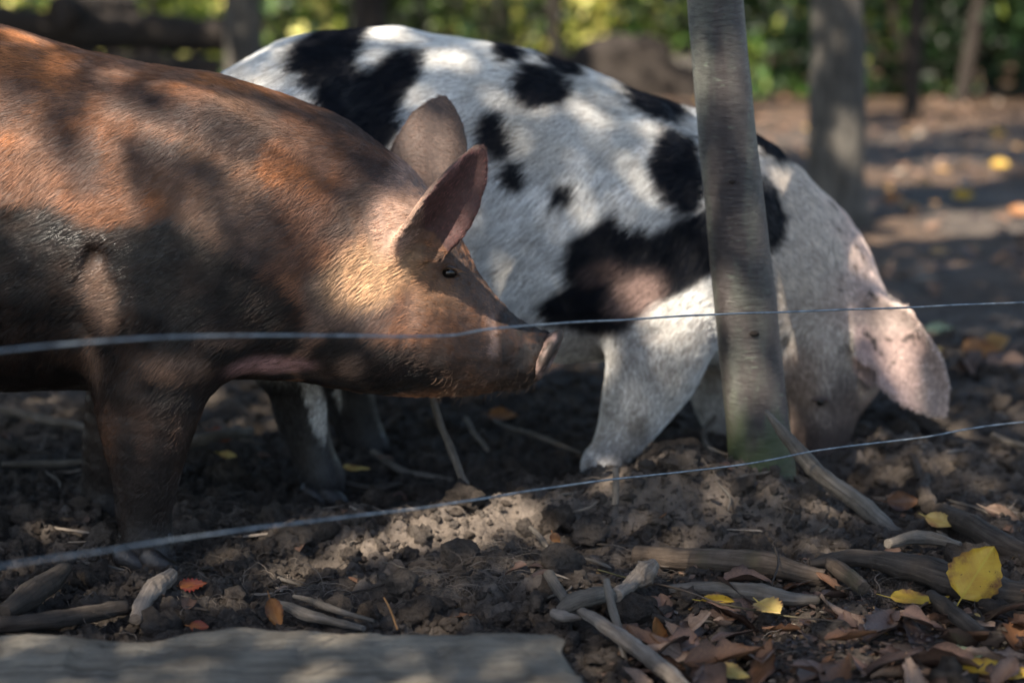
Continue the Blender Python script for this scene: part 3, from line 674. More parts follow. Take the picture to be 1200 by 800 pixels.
    WK = np.stack([bp, bp+dr*Lw*.4, bp+dr*Lw*.75+np.array([-.002, 0, 0]), bp+dr*Lw+np.array([-.005, 0, 0])], 1); hair_obj('whiskers', WK, np.array([.00036, .0003, .00024, .0001]), FUR, root, np.tile(np.array([.14, .09, .06]), (260, 1))*RNG.uniform(.4, 1.3, (260, 1)))
    # lashes
    p = sf+np.array([0, -.001, 0]); K = []
    for i in range(26):
        a = RNG.uniform(.15, .9)*math.pi; b = p+np.array([-.016*math.cos(a), -.010, .009*math.sin(a)]); d = np.array([-.5*math.cos(a)+.5, -.8, .25])*.016
        K.append([b, b+d*.5, b+d+np.array([0, 0, -.004])])
    hair_obj('eyelashes', np.array(K), np.array([.0004, .0003, .0001]), FUR, root, np.tile(np.array([.25, .15, .09]), (26, 1)))
    # snout disc as its own part, nostrils in it
    c = W(639, 415, n_-.026); R = Matrix.Rotation(.46, 3, 'Y')@Matrix.Rotation(-.16, 3, 'Z'); V0, F0 = ICO4; D = V0*np.array([.0175, .055, .0495]); rr_ = np.hypot(V0[:, 1], V0[:, 2]); D *= (1+.05*(fbm(V0, 1.6, 2, 7)-.5))[:, None]
    D[:, 0] += .004*ss(rr_, .55, .85); 
    for sg in (-1, 1):
        dn = np.hypot((V0[:, 1]-sg*.40)/.22, (V0[:, 2]-.05)/.34); D[:, 0] -= .012*(1-ss(dn, .3, 1))*(V0[:, 0] > 0)
    D[:, 0] += (fbm(V0, 7, 3, 4)-.5)*.0022
    D = D@np.array(R).T+np.array(c); f = ss(fbm(D, 60, 4, 8), .42, .6); Cd = mixc(np.tile(np.array([.30, .20, .17]), (len(D), 1)), (.045, .033, .027), f*.95)
    for sg in (-1, 1): Cd = mixc(Cd, (.02, .012, .012), 1-ss(np.hypot((V0[:, 1]-sg*.40)/.22, (V0[:, 2]-.05)/.34), .5, 1.0))
    mesh_np('snout_disc', D, F0, SKIN, root, attrs={'coat': Cd, 'wet': f*.3})
    for (a, b, Y) in ((158, 662, 2.965), (188, 664, 2.965)): make_hoof(root, W(a, b, Y), splay=.12)
    for (a, b, Y) in ((118, 616, 3.27), (136, 617, 3.27), (-342, 654, 2.99), (-322, 654, 2.97), (-318, 596, 3.29), (-300, 596, 3.29)): make_hoof(root, W(a, b, Y), .042, .019)
    for (a, b) in ((146, 628), (196, 630)): 
        V0, F0 = ICO2; mesh_np('dewclaw', V0*np.array([.011, .010, .015])+np.array(W(a, b, 2.99)), F0, HOOF, root)
    return root
def surf(V, px, py, r=.012):
    d = np.array(ray(px, py)); d /= np.linalg.norm(d); o = np.array([0, 0, CAMH]); t = (V-o)@d; q = np.linalg.norm(V-o-t[:, None]*d, axis=1)
    i = np.where(q < r)[0]; j = i[t[i] < t[i].min()+.02]; return V[j].mean(0) if len(j) else V[i[np.argmin(t[i])]]
def V3(P, a, b):
    a = np.array(list(a)); b = np.array(list(b)); T = b-a; t = np.clip(((P-a)@T)/(T@T), 0, 1); return np.linalg.norm(P-a-t[:, None]*T, axis=1)
def tube_mesh(name, P, r, mat, parent=None, seg=10, wob=0, seed=0, attrs=None, flat=1.0, capr=True):
    P = np.asarray(P, float); n = len(P); T = np.gradient(P, axis=0); T /= np.linalg.norm(T, axis=1)[:, None]
    up = np.array([0, 0, 1.]) if abs(T[:, 2]).mean() < .8 else np.array([0, 1., 0]); A = np.cross(T, up); A /= np.maximum(np.linalg.norm(A, axis=1), 1e-9)[:, None]; Bn = np.cross(A, T)
    th = np.linspace(0, 2*math.pi, seg, endpoint=False); r = np.broadcast_to(r, (n,))
    ring = (A[:, None]*np.cos(th)[None, :, None]+Bn[:, None]*np.sin(th)[None, :, None]*flat)
    V = P[:, None]+ring*r[:, None, None]
    if wob:
        q = V.reshape(-1, 3)+seed*3.1; d = (fbm(q, 1/(np.max(r)*2.6), 4, seed, .6)-.5)*wob*1.5+(fbm(q, 1/(np.max(r)*.5), 3, seed+5, .6)-.5)*wob*.6
        V = V+ring*(d.reshape(n, seg)*r[:, None])[..., None]*2
    V = V.reshape(-1, 3); i = np.arange(n-1)[:, None]*seg; j = np.arange(seg)[None]; k = (j+1) % seg
    F = np.stack([i+j, i+k, i+seg+k, i+seg+j], -1).reshape(-1, 4)
    c0, c1 = len(V), len(V)+1; V = np.vstack([V, P[0], P[-1]]); jj = np.arange(seg)
    caps = np.vstack([np.c_[np.full(seg, c0), (jj+1) % seg, jj, jj], np.c_[np.full(seg, c1), (n-1)*seg+jj, (n-1)*seg+(jj+1) % seg, (n-1)*seg+(jj+1) % seg]])
    L = np.r_[0, np.cumsum(np.linalg.norm(np.diff(P, axis=0), axis=1))]; uv = np.stack([np.repeat(L, seg), np.tile(th/6.2832*np.max(r)*6, n)], -1); uv = np.vstack([uv, [0, 0], [L[-1], 0]])
    # caps as triangles: build through polygons of mixed size
    me = bpy.data.meshes.new(name); me.from_pydata([tuple(v) for v in V], [], [tuple(f) for f in F]+[tuple(c[:3]) for c in caps]); me.polygons.foreach_set('use_smooth', [True]*len(F)+[False]*len(caps))
    ul = me.uv_layers.new(name='UVMap'); li = np.zeros(len(me.loops), np.int32); me.loops.foreach_get('vertex_index', li); ul.data.foreach_set('uv', uv[li].astype(np.float32).ravel())
    for an, av in (attrs or {}).items():
        at = me.attributes.new(an, 'FLOAT', 'POINT'); at.data.foreach_set('value', np.full(len(V), av, np.float32))
    me.materials.append(mat); o = bpy.data.objects.new(name, me); col.objects.link(o); o.parent = parent; return o
pig_brown()

# ------------------------------------------------------------------ the spotted pig
def pig_spotted():
    root = empty('pig')
    tag(root, 'white pig with black patches rooting in the soil behind the sapling', 'pig')
    def yc(px): return 3.68+.14*min(max((px-300)/520, 0), 1)
    B = Body((W(190, 0, 3.7).x, 3.34, -.12), (W(1140, 0, 3.9).x, 4.16, .96), .0058)
    rows = [(205, 200, 280, .03), (213, 160, 320, .10), (235, 118, 365, .16), (290, 72, 405, .215), (345, 46, 412, .235), (400, 36, 418, .245), (460, 33, 424, .25), (520, 42, 426, .255), (600, 55, 424, .26), (680, 80, 420, .255), (740, 105, 420, .245), (800, 124, 425, .225), (860, 150, 430, .195), (905, 182, 425, .15), (930, 215, 400, .10)]
    st = [(W(p, (a+b)/2, yc(p)).x, W(p, a, yc(p)).z, W(p, b, yc(p)).z, w, yc(p)) for p, a, b, w in rows]
    B.profile(st, .04, 2.2)
    h = lambda a, b, Y, r, q: (W(a, b, Y), r, q)
    B.chain([h(850, 290, 3.83, .22, .185), h(905, 322, 3.83, .195, .165), h(950, 365, 3.82, .158, .135), h(978, 412, 3.80, .116, .110), h(970, 462, 3.78, .078, .080), h(962, 505, 3.75, .062, .060), h(960, 540, 3.73, .050, .050), h(964, 566, 3.70, .047, .046), h(968, 582, 3.69, .044, .044)], .05)
    B.ell(W(960, 430, 3.74), (.075, .05, .09), .04); B.ell(W(1000, 375, 3.76), (.07, .06, .07), .04)
    B.ell(W(800, 300, 3.63), (.16, .08, .17), .06, .2); B.ell(W(800, 300, 4.0), (.16, .08, .17), .06, .2)
    B.ell(W(330, 230, 3.54), (.20, .09, .24), .06); B.ell(W(330, 230, 3.84), (.20, .09, .24), .06)
    def leg(pts, k=.035): B.chain([h(*p) for p in pts], k)
    leg([(800, 300, 3.62, .14, .075), (780, 365, 3.60, .118, .075), (768, 420, 3.59, .098, .072), (750, 465, 3.59, .076, .062), (733, 500, 3.59, .058, .05), (717, 525, 3.59, .043, .042), (706, 542, 3.58, .040, .04), (699, 553, 3.57, .03, .034)])
    leg([(865, 360, 3.93, .10, .07), (848, 420, 3.93, .085, .065), (846, 470, 3.93, .062, .05), (858, 510, 3.93, .045, .042), (866, 528, 3.93, .042, .04)])
    leg([(335, 300, 3.52, .17, .08), (350, 390, 3.50, .12, .075), (350, 445, 3.50, .066, .056), (354, 490, 3.50, .052, .045), (368, 535, 3.50, .044, .04), (378, 562, 3.50, .046, .043), (382, 575, 3.50, .034, .038)])
    leg([(370, 300, 3.84, .15, .08), (395, 400, 3.84, .10, .07), (405, 450, 3.84, .058, .05), (420, 495, 3.84, .046, .04), (434, 525, 3.84, .042, .04)])
    B.chain([(W(212, 150, 3.68), .018, .018), (W(196, 190, 3.66), .012, .012), (W(200, 240, 3.64), .009, .009)], .02)
    # fold above the elbow, crease of neck
    B.groove([W(715, 398, 3.535), W(745, 400, 3.52), W(770, 392, 3.52)], .008, 0, .014)
    B.groove([W(905, 440, 3.70), W(915, 400, 3.70), W(935, 365, 3.70)], .006, 0, .02)
    ear = (W(1034, 388, 3.69), W(1111, 491, 3.64)); B.ear(ear[0], ear[1], (.80, -.12, .58), .074, .034, .0056, .016, -.014, lambda t: (1-t**4)**.75*(1.0+.02*t-.28*t*t))
    ear2 = (W(1035, 372, 3.92), W(1085, 470, 3.98)); B.ear(ear2[0], ear2[1], (.8, .5, .3), .07, .02, .006, .02)
    B.ell(W(1015, 442, 3.68), (.020, .03, .026), .014, .3, True)
    V, Q = B.mesh(2); N = vnormals(V, Q)
    V = V+N*((fbm(V, 8, 3, 2)-.5)*.012)[:, None]
    YS = 3.52
    def earm(P): return (V3(P, ear[0]+Vector((.0, 0, -.02)), ear[1]) < .085) & (P[:, 0] > W(1010, 0, 3.72).x)
    def black(P):
        # irregular hair edge: streaked along the coat direction
        Pw = P+np.outer((fbm(P*np.array([1, .3, -.9])@np.array([[1, 0, .55], [0, 1, 0], [0, 0, 1]]), 95, 3, 300, .6)-.5), np.array([-.030, 0, -.023]))
        b = poly(Pw, [(338, 72), (352, 50), (385, 26), (450, 20), (432, 60), (424, 74), (440, 80), (470, 56), (507, 60), (502, 88), (482, 112), (472, 150), (452, 172), (420, 160), (385, 138), (372, 104)], 3.56, .010, .007, 1)
        def bl(*a, **k): return blob(Pw, *a, **k)
        b = np.maximum(b, bl(640, 102, 37, 23, 3.60, -5, .18, .25, 2)); b = np.maximum(b, bl(605, 62, 22, 13, 3.68, -25, .2, .2, 3)); b = np.maximum(b, bl(668, 76, 30, 11, 3.7, -22, .25, .2, 3))
        b = np.maximum(b, bl(782, 122, 48, 19, 3.68, -20, .18, .25, 4)); b = np.maximum(b, bl(585, 155, 21, 30, 3.56, 20, .22, .25, 5)); b = np.maximum(b, bl(606, 201, 17, 17, 3.55, 20, .3, .25, 6)); b = np.maximum(b, bl(663, 223, 14, 15, 3.55, 20, .35, .3, 7))
        b = np.maximum(b, bl(800, 202, 35, 46, 3.58, 10, .15, .2, 8)); b = np.maximum(b, bl(898, 258, 32, 42, 3.64, 10, .15, .2, 9)); b = np.maximum(b, bl(905, 172, 34, 13, 3.78, -38, .25, .2, 10))
        b = np.maximum(b, poly(Pw, [(660, 300), (672, 275), (722, 243), (745, 262), (775, 268), (800, 250), (880, 225), (880, 300), (835, 318), (790, 345), (765, 352), (738, 385), (705, 398), (640, 385), (630, 355), (668, 332)], 3.54, .010, .008, 12))
        b = np.maximum(b, bl(640, 280, 7, 30, 3.53, 40, .5, .3, 13)*.35)
        return b
    def fields(P):
        n = len(P); n1 = fbm(P, 9, 4, 200); n3 = fbm(P, 70, 3, 230, .6); st = fbm(P*np.array([.6, 1, 1.2]), 40, 3, 240)
        C = np.tile(np.array([.70, .69, .665]), (n, 1)); C = mixc(C, (.60, .57, .52), ss(n1, .45, .68)*.5); C = mixc(C, (.46, .44, .41), ss(st, .5, .66)*.35)
        px = 600+P[:, 0]*FPX/3.62; py = 400-(P[:, 2]-W(600, 400, 3.6).z)*(FPX/3.6)/1.02
        C = mixc(C, (.62, .54, .455), ss(px, 850, 930)*.8)                         # dusty cream neck and head
        C = mixc(C, (.68, .49, .44), ss(px, 960, 1040)*ss(n1, .35, .6)*.6)
        C = mixc(C, (.45, .40, .33), blob(P, 610, 150, 60, 40, 3.56, 0, .6, .5, 31)*.35)
        b = black(P); C = mixc(C, (.007, .008, .012), b)
        br = blob(P, 752, 345, 36, 26, 3.5, 30, .4, .3, 33); C = mixc(C, (.27, .185, .16), br*.9)
        br = blob(P, 712, 318, 26, 14, 3.5, 10, .5, .4, 34); C = mixc(C, (.12, .08, .07), br*.6)
        # soiled feet and snout; shading painted in below the ear
        d = ss(py, 500, 560)*ss(n1, .3, .55)*(px > 500); C = mixc(C, (.20, .165, .13), d*.55)
        C = mixc(C, (.16, .13, .10), blob(P, 748, 500, 14, 18, 3.55, 0, .5, .3, 35)*.6)
        hl = (px < 470)*ss(py, 395, 440); strp = blob(P, 372, 468, 11, 58, 3.48, 14, .3, .25, 36); C = mixc(C, (.014, .013, .015), (hl*(.97-.95*strp)).clip(0, 1))
        C = mixc(C, (.035, .032, .034), (px > 385)*(px < 470)*ss(py, 425, 450)*.9)
        wet = hl*.7
        C = mixc(C, (.20, .15, .12), ss(py, 470, 540)*(px > 900)*.6)
        C = mixc(C, (.30, .21, .18), blob(P, 935, 470, 22, 60, 3.7, 0, .5, .4, 41)*.6); C = mixc(C, (.15, .125, .12), blob(P, 990, 480, 26, 60, 3.7, 8, .5, .3, 42)*.85); C = mixc(C, (.15, .105, .085), (px > 880)*ss(py+(n1-.5)*80, 440, 500)*.6); C = mixc(C, (.07, .050, .043), (px > 880)*ss(py+(n1-.5)*70, 490, 530)*.9); C = mixc(C, (.36, .27, .21), blob(P, 945, 440, 22, 40, 3.7, 0, .5, .4, 44)*.6); C = mixc(C, (.035, .028, .027), blob(P, 1016, 444, 15, 13, 3.7, 20, .5, .3, 43)*.9)  # grey below the ear and the dark ear pocket are painted-in shade
        e = earm(P); C = np.where(e[:, None], mixc(np.tile(np.array([.66, .50, .46]), (n, 1)), (.56, .46, .42), ss(n1, .4, .6)), C)
        sp = ss(fbm(P, 75, 2, 250), .70, .735)*(px > 990)*(px < 1100)*(py < 440); C = mixc(C, (.03, .025, .025), sp*.9)
        return C*(.8+.4*n3[:, None]), wet, b
    C, wet, b = fields(V); sk = C*np.array([.60, .56, .54])
    mesh_np('body', V, Q, SKIN, root, attrs={'coat': sk, 'wet': wet})
    def dens(V, N): d = .1+.9*ss(np.maximum(-N[:, 1], N[:, 2]*.9), -.15, .25); return d
    def length(P):
        px = 600+P[:, 0]*FPX/3.62; L = .030-.012*ss(px, 850, 960); L = np.where(P[:, 2] < .33, .015, L); return np.where(earm(P), .010, L)
    def flow(P, Nn):
        px = 600+P[:, 0]*FPX/3.6; f = np.tile(np.array([-.80, 0, -.62]), (len(P), 1)); hd = ss(px, 850, 950)[:, None]; f = f*(1-hd)+np.array([-.55, 0, .8])*hd
        low = ss(-P[:, 2], -.34, -.26)[:, None]; f = f*(1-low)+np.array([-.15, 0, -1])*low; return f
    P, rr, c, w = grow_hair(V, Q, N, 230000, dens, length, flow, lambda P: fields(P)[0]*1.2, .30, .00036, .65, lambda P: fields(P)[1], .12, .55)
    hair_obj('hair', P, rr, FUR, root, c, 'stuff', w)
    for (a, b_, Y) in ((690, 560, 3.555), (706, 566, 3.53), (372, 586, 3.47), (392, 587, 3.47)): make_hoof(root, W(a, b_, Y), .046, .02, 0, -1 if a > 600 else 1)
    for (a, b_, Y) in ((862, 540, 3.92), (876, 541, 3.92), (438, 540, 3.83), (450, 541, 3.83)): make_hoof(root, W(a, b_, Y), .044, .02)
    V0, F0 = ICO3
    pe = surf(V, 962, 470); mesh_np('eye', V0*.011+pe+np.array([0, .006, 0]), F0, EYE, root)
    T = np.array([pe+np.array([.016*math.cos(a), -.003, .007*abs(math.sin(a))*1.2]) for a in np.linspace(0, math.pi, 11)]); tube_mesh('eyelid', T, np.r_[.001, np.full(9, .0045), .001], LID, root, 8)
    c = W(970, 592, 3.68); D = V0*np.array([.045, .042, .012])+np.array(c); mesh_np('snout_disc', D, F0, SKIN, root, attrs={'coat': np.tile(np.array([.40, .25, .21]), (len(D), 1)), 'wet': np.zeros(len(D))})
pig_spotted()

# ================================================================== TREES
def limb_pts(a, b, n=8, sag=.1, seed=0):
    a = np.array(a, float); b = np.array(b, float); t = np.linspace(0, 1, n)[:, None]; P = a+(b-a)*t
    r = np.random.default_rng(seed); P[1:-1] += r.normal(0, sag*np.linalg.norm(b-a)*.12, (n-2, 3)); return P
def leafcloud(name, C, size, mat, parent=None, orient=None, tint=None):
    """C (n,3) leaf centres; each leaf a folded pointed blade of 2 quads"""
    n = len(C); R = rotm(n)
    if orient is not None:
        z = np.array(orient)+RNG.normal(0, .35, (n, 3)); z /= np.linalg.norm(z, axis=1)[:, None]; a = RNG.normal(size=(n, 3)); x = np.cross(a, z); x /= np.linalg.norm(x, axis=1)[:, None]; y = np.cross(z, x); R = np.stack([x, y, z], -1)
    base = np.array([[0, -.5, 0], [.30, -.12, .05], [.20, .28, .04], [0, .5, -.05], [-.20, .28, .04], [-.30, -.12, .05]])
    s = (size*RNG.uniform(.65, 1.25, n))[:, None, None]; V = np.einsum('nij,mj->nmi', R, base)*s+C[:, None]
    F = np.array([[0, 1, 2, 3], [0, 3, 4, 5]]); F = (F[None]+(np.arange(n)*6)[:, None, None]).reshape(-1, 4)
    t = RNG.uniform(0, 1, n) if tint is None else tint
    return mesh_np(name, V.reshape(-1, 3), F, mat, parent, smooth=False, attrs={'tint': np.repeat(t, 6)})
def trunk(parent, P, r, mat, seg=40, wob=.1, seed=0): return tube_mesh('trunk', P, r, mat, parent, seg, wob, seed)
# sun-plane coordinates for gaps shaped into the added crown to light chosen patches
d = np.array(SUN); E1 = np.cross(d, [0, 0, 1]); E1 /= np.linalg.norm(E1); E2 = np.cross(E1, d)
GAPS = []
def gap(px, py, Y, rx, ry=None): GAPS.append((np.array(W(px, py, Y)), rx, ry or rx))
for g in [(30, 235, 2.9, .045), (95, 225, 2.9, .045), (150, 150, 2.95, .03), (20, 160, 2.95, .04), (225, 165, 2.95, .03), (120, 190, 2.92, .03), (300, 205, 2.94, .02), (330, 140, 3.0, .03), (250, 120, 2.98, .02), (350, 235, 2.95, .025), (122, 345, 2.88, .018),
          (450, 262, 2.97, .038), (462, 235, 2.97, .03), (442, 315, 2.96, .052), (518, 345, 3.02, .004), (577, 392, 3.06, .001), (637, 414, 3.08, .008), (505, 175, 3.24, .03), (548, 290, 3.12, .018),
          (400, 652, 3.0, .010, .004), (440, 641, 3.04, .02, .010), (480, 630, 3.08, .035, .014), (520, 619, 3.11, .045, .020), (558, 608, 3.13, .045, .022), (596, 597, 3.14, .035, .016), (640, 588, 3.3, .004), (430, 645, 3.07, .005), (350, 660, 3.0, .025),
          (752, 352, 3.52, .03), (800, 372, 3.55, .03), (840, 378, 3.6, .03), (770, 380, 3.53, .01), (945, 392, 3.68, .012), (955, 580, 3.6, .02), (945, 595, 3.5, .02), (1050, 375, 3.66, .03),
          (300, 78, 3.62, .03), (460, 45, 3.68, .03), (540, 80, 3.62, .03), (680, 125, 3.58, .012), (720, 85, 3.7, .02), (850, 440, 3.25, .03), (980, 270, 3.8, .05)]: gap(*g)
def crown_over(parent, name, target_box, zc, spread, step, layers, gaps=True, size=.085, thin=0.0, seed=3, kind_name='crown', land=None):
    """leaves in layers high above, on the sun side of the given ground area"""
    (x0, x1), (y0, y1) = target_box; C = []
    corners = np.array([[x, y, z] for x in (x0, x1) for y in (y0, y1) for z in (0, .9)]); u = corners@E1; v = corners@E2
    for L in range(layers):
        U, Vv = np.meshgrid(np.arange(u.min(), u.max(), step), np.arange(v.min(), v.max(), step)); U = U.ravel()+RNG.uniform(-.5, .5, U.size)*step; Vv = Vv.ravel()+RNG.uniform(-.5, .5, Vv.size)*step
        zz = zc+RNG.uniform(-spread, spread, U.size)+(fbm(np.c_[U, Vv, U*0], 1.2, 2, 5+L)-.5)*1.2
        base = U[:, None]*E1+Vv[:, None]*E2; t = (zz-base[:, 2])/(-d[2]); P = base-d*t[:, None]; keep = np.ones(len(P), bool)
        if gaps:
            pu, pv = P@E1, P@E2
            for c, rx, ry in GAPS: 
                e = np.hypot((pu-c@E1)/(rx+.020), (pv-c@E2)/(ry+.020)); keep &= e > 1+.16*RNG.uniform(-1, 1, len(P))
        if thin: keep &= fbm(P@np.stack([E1, E2, d*0], 1), 1.6, 3, seed) > thin
        if land:                                     # only leaves whose shadow falls beyond the pen
            g = P+d*((P[:, 2]/(-d[2]))[:, None]); keep &= (g[:, 1] > land+.25*RNG.normal(size=len(P)))
        C.append(P[keep])
    return leafcloud(kind_name, np.concatenate(C), size, CANOPY, parent, orient=-d)
def tree(name, label, pts, r, mat, seg, crown=None, group=None, wob=.08, seed=0, parts=None):
    root = empty(name); tag(root, label, 'tree', group); trunk(root, pts, r, mat, seg, wob, seed)
    if crown is not None: crown(root)
    return root
# sapling in front
def sapling():
    root = empty('sapling'); tag(root, 'smooth-barked sapling trunk standing in front of the spotted pig with fence wires passing it', 'tree')
    Yt = 3.30; ks = []; rs = []
    for px, py, w in ((898, 640, 150), (896, 598, 104), (894, 565, 82), (888, 500, 76), (881, 430, 74), (873, 350, 74), (862, 250, 71), (851, 150, 68), (843, 60, 66), (838, 0, 65)):
        ks.append(np.array(W(px, py, Yt))); rs.append(w/2*Yt/FPX)
    dirn = (ks[-1]-ks[-3]); dirn /= np.linalg.norm(dirn)
    for i in range(1, 9): ks.append(ks[9]+dirn*i*.5+np.array([.01*i*i, .01*i, 0])); rs.append(rs[9]*(1-i*.085))
    ks = np.array(ks); rs = np.array(rs); t = np.arange(len(ks)); tt = np.concatenate([np.linspace(0, 9, 90), np.linspace(9.2, 17, 30)])
    P = np.stack([np.interp(tt, t, ks[:, i]) for i in range(3)], 1); 
    for _ in range(6): P[1:-1] = (P[:-2]+P[2:]+2*P[1:-1])/4
    trunk(root, P, np.interp(tt, t, rs), BARK, 64, .035, 4)
    for (px, py, r) in ((884, 391, .0065), (858, 213, .0045)):          # bark knots
        p = np.array(W(px, py, Yt-.057)); V0, F0 = ICO3; dd = np.hypot(V0[:, 0], V0[:, 2]); V = V0*np.array([r*1.3, .004, r*.8])*(1+.5*(fbm(V0, 2.5, 3, 3)-.5))[:, None]; mesh_np('knot', V+p, F0, DBARK, root)
    top = P[-1]
    for k in range(7):
        a = k*2.4; s = P[-26+3*k]; e = s+np.array([math.cos(a)*1.1, math.sin(a)*1.1, .7]); tube_mesh('branch', limb_pts(s, e, 8, .4, k), np.linspace(.014, .004, 8), RBARK, root, 8)
        C = np.array(e)+RNG.normal(0, .38, (160, 3)); C[:, 2] = np.maximum(C[:, 2], 2.2); leafcloud('crown', C, .08, CANOPY, root)
    return root
sapling()
def bg_tree(label, px, base_py, wpx, lean=0, mat=RBARK, seed=0, toppx=None, crown=True):
    b = G(px, base_py, -.05) if base_py < 300 else W(px, base_py, 7)
    r = wpx/2*b.y/FPX; top = np.array([b.x+lean, b.y, 5.5]); P = limb_pts(b, top, 40, .05, seed)
    P = np.stack([np.interp(np.linspace(0, 39, 40), np.linspace(0, 39, 8), P[::5, i][:8] if len(P[::5]) >= 8 else P[:8, i]) for i in range(3)], 1)
    P[0] = list(b); P[-1] = top; 
    for _ in range(12): P[1:-1] = (P[:-2]+P[2:])/2
    R = r*np.linspace(1, .55, 40); R[0] *= 1.5; R[1] *= 1.1
    root = empty('tree'); tag(root, label, 'tree'); trunk(root, P, R, mat, 28, .12, seed)
    if crown:
        for k in range(5):
            a = k*1.26+seed; s = P[25+3*k]; e = s+np.array([math.cos(a)*1.2, math.sin(a)*1.2, .9]); tube_mesh('branch', limb_pts(s, e, 7, .3, k+seed), np.linspace(r*.35, r*.08, 7), mat, root, 8)
        C = top+RNG.normal(0, 1, (900, 3))*np.array([1.1, 1.1, .6]); C[:, 2] = np.maximum(C[:, 2], 3.2); leafcloud('crown', C, .12, CANOPY, root)
    return root
bg_tree('thick grey trunk standing behind the neck of the spotted pig', 980, 262, 66, -.03, RBARK, 2)
bg_tree('blurred dark trunk rising left of the white rump', 291, 150, 50, 0, RBARK, 5)
bg_tree('blurred trunk at the top edge behind the black shoulder of the back', 438, 125, 44, 0, DBARK, 6)
bg_tree('thin upright stem far right, the left of a pair before the bushes', 1067, 142, 19, .1, DBARK, 7)
bg_tree('thin stem leaning right beside the pale sunlit spot', 1124, 122, 17, .75, DBARK, 8)
bg_tree('brown trunk cut by the right edge of the picture', 1203, 105, 26, .1, RBARK, 9)
bg_tree('slim pale stem among the green bushes right of the sapling', 897, 78, 12, 0, RBARK, 10, crown=False)
bg_tree('slim stem in the green haze above the middle of the spotted back', 648, 112, 14, 0, DBARK, 11, crown=False)
bg_tree('slim dark stem right of the blurred top trunk', 590, 112, 10, 0, DBARK, 12, crown=False)

# unseen tree added left of the camera to shade the pen
shade = empty('added_shade_tree'); tag(shade, 'tall leafy tree added out of view left of the fence to shade both pigs', 'tree')
trunk(shade, limb_pts((-4.1, -1.6, -.05), (-3.9, -1.5, 5.4), 14, .1, 3), np.linspace(.17, .08, 14), RBARK, 24, .1, 3)
for k in range(5):
    a = -2.6+k*.9; s = np.array([-4.0, -1.55, 3.6+.3*k]); e = s+np.array([math.cos(a)*1.6, math.sin(a)*1.2, .5]); tube_mesh('branch', limb_pts(s, e, 8, .3, k+40), np.linspace(.045, .012, 8), RBARK, shade, 8)
crown_over(shade, 'crown', ((-1.3, 1.45), (1.9, 5.0)), 4.6, .35, .062, 4)
# unseen trees added left of the pen: open crowns dapple the background ground
for i, (bx, lab) in enumerate([(((-3.0, 3.2), (5.0, 9.0)), 'broad open-crowned tree added out of view left of the pen behind the shade tree to dapple the ground'), (((-5.5, 5.5), (9.0, 14.5)), 'second open-crowned tree added out of view far left of the pen to dapple the ground')]):
    t = empty('added_shade_tree'); tag(t, lab, 'tree'); cx = bx[0][0]-3.4; cy = sum(bx[1])/2-1.5
    trunk(t, limb_pts((cx, cy, -.1), (cx+.4, cy, 6), 12, .1, 8+i), np.linspace(.2, .07, 12), RBARK, 20, .1, i)
    crown_over(t, 'crown', bx, 5.2, .5, .11, 4, False, .16, .45, 31+i*7, land=5.6)

# bushes and undergrowth along the back of the wood
def bush(px, Yb, wid, hei, mat, label, n=2600, size=.10, seed=0, lo=0.0):
    root = empty('bush', (0, 0, 0)); tag(root, label, 'bush', 'bushes along the back of the wood'); c = Z(px, 60, .0); x = (px-600)/FPX*Yb
    C = RNG.normal(0, 1, (n, 3)); C /= np.linalg.norm(C, axis=1)[:, None]; C *= RNG.uniform(.35, 1, (n, 1))**.6; C *= 1+.5*(fbm(C*1.0+seed, 1.8, 2, seed)[:, None]-.5)
    C = C*np.array([wid, wid*.6, hei])+np.array([x, Yb, hei*.85+lo]); C = C[(C[:, 2] > .02) & (fbm(C, 2.2, 2, seed+3) > .36)]
    cl = ss(fbm(C, 2.6, 3, 9), .42, .62); C = C[RNG.uniform(0, 1, len(C)) < .35+.65*cl]; cl = ss(fbm(C, 2.6, 3, 9), .45, .60); tint = np.clip(cl*ss(fbm(C, .8, 2, 19), .38, .62)*1.0+RNG.normal(0, .12, len(C)), 0, 1); leafcloud('foliage', C, size, mat, root, tint=tint)
    for k in range(4): a = k*1.5; tube_mesh('stem', limb_pts((x, Yb, -.02), (x+math.cos(a)*wid*.5, Yb+math.sin(a)*.3, hei*1.3), 6, .2, k), np.linspace(.03, .008, 6), DBARK, root, 7)
BU = [(-120, 17, 'YG'), (40, 22, 'YG'), (180, 21, 'YG'), (350, 20, 'YG'), (500, 21, 'YG'), (600, 23, 'YG'), (700, 24, 'G'), (800, 23, 'YG'), (900, 19.5, 'G'), (960, 18.5, 'G'), (1050, 18, 'G'), (1120, 18.5, 'G'), (1210, 18, 'G'), (1300, 17, 'G'), (1010, 21, 'YG'), (1160, 22, 'YG')]
where = ['outside the left edge', 'behind the stacked logs at far left', 'behind the right end of the stacked logs', 'between the two dark trunks, brightest of all', 'right of the second dark trunk', 'above the left stump', 'above the wide stump', 'just left of the sapling top', 'just right of the sapling top', 'behind the thick grey trunk', 'behind the left thin stem', 'behind the leaning thin stem', 'at the right edge', 'outside the right edge', 'farther back behind the thick trunk', 'farther back right of the leaning stem']
for i, ((px, Yb, k), w_) in enumerate(zip(BU, where)):
    bush(px, Yb, 1.35, 1.35, GREEN if k == 'G' else YGREEN, ('dark green' if k == 'G' else 'sunlit yellow-green')+' bush '+w_, 2400, .15, i)
# woodland edge beyond, one mass
C = np.c_[RNG.uniform(-16, 16, 16000), RNG.uniform(30, 36, 16000), RNG.uniform(0, 7, 16000)]; 
tag(leafcloud('distant_woodland', C, .5, GREEN, tint=np.clip(RNG.normal(.5, .3, 16000), 0, 1)), kind='stuff')
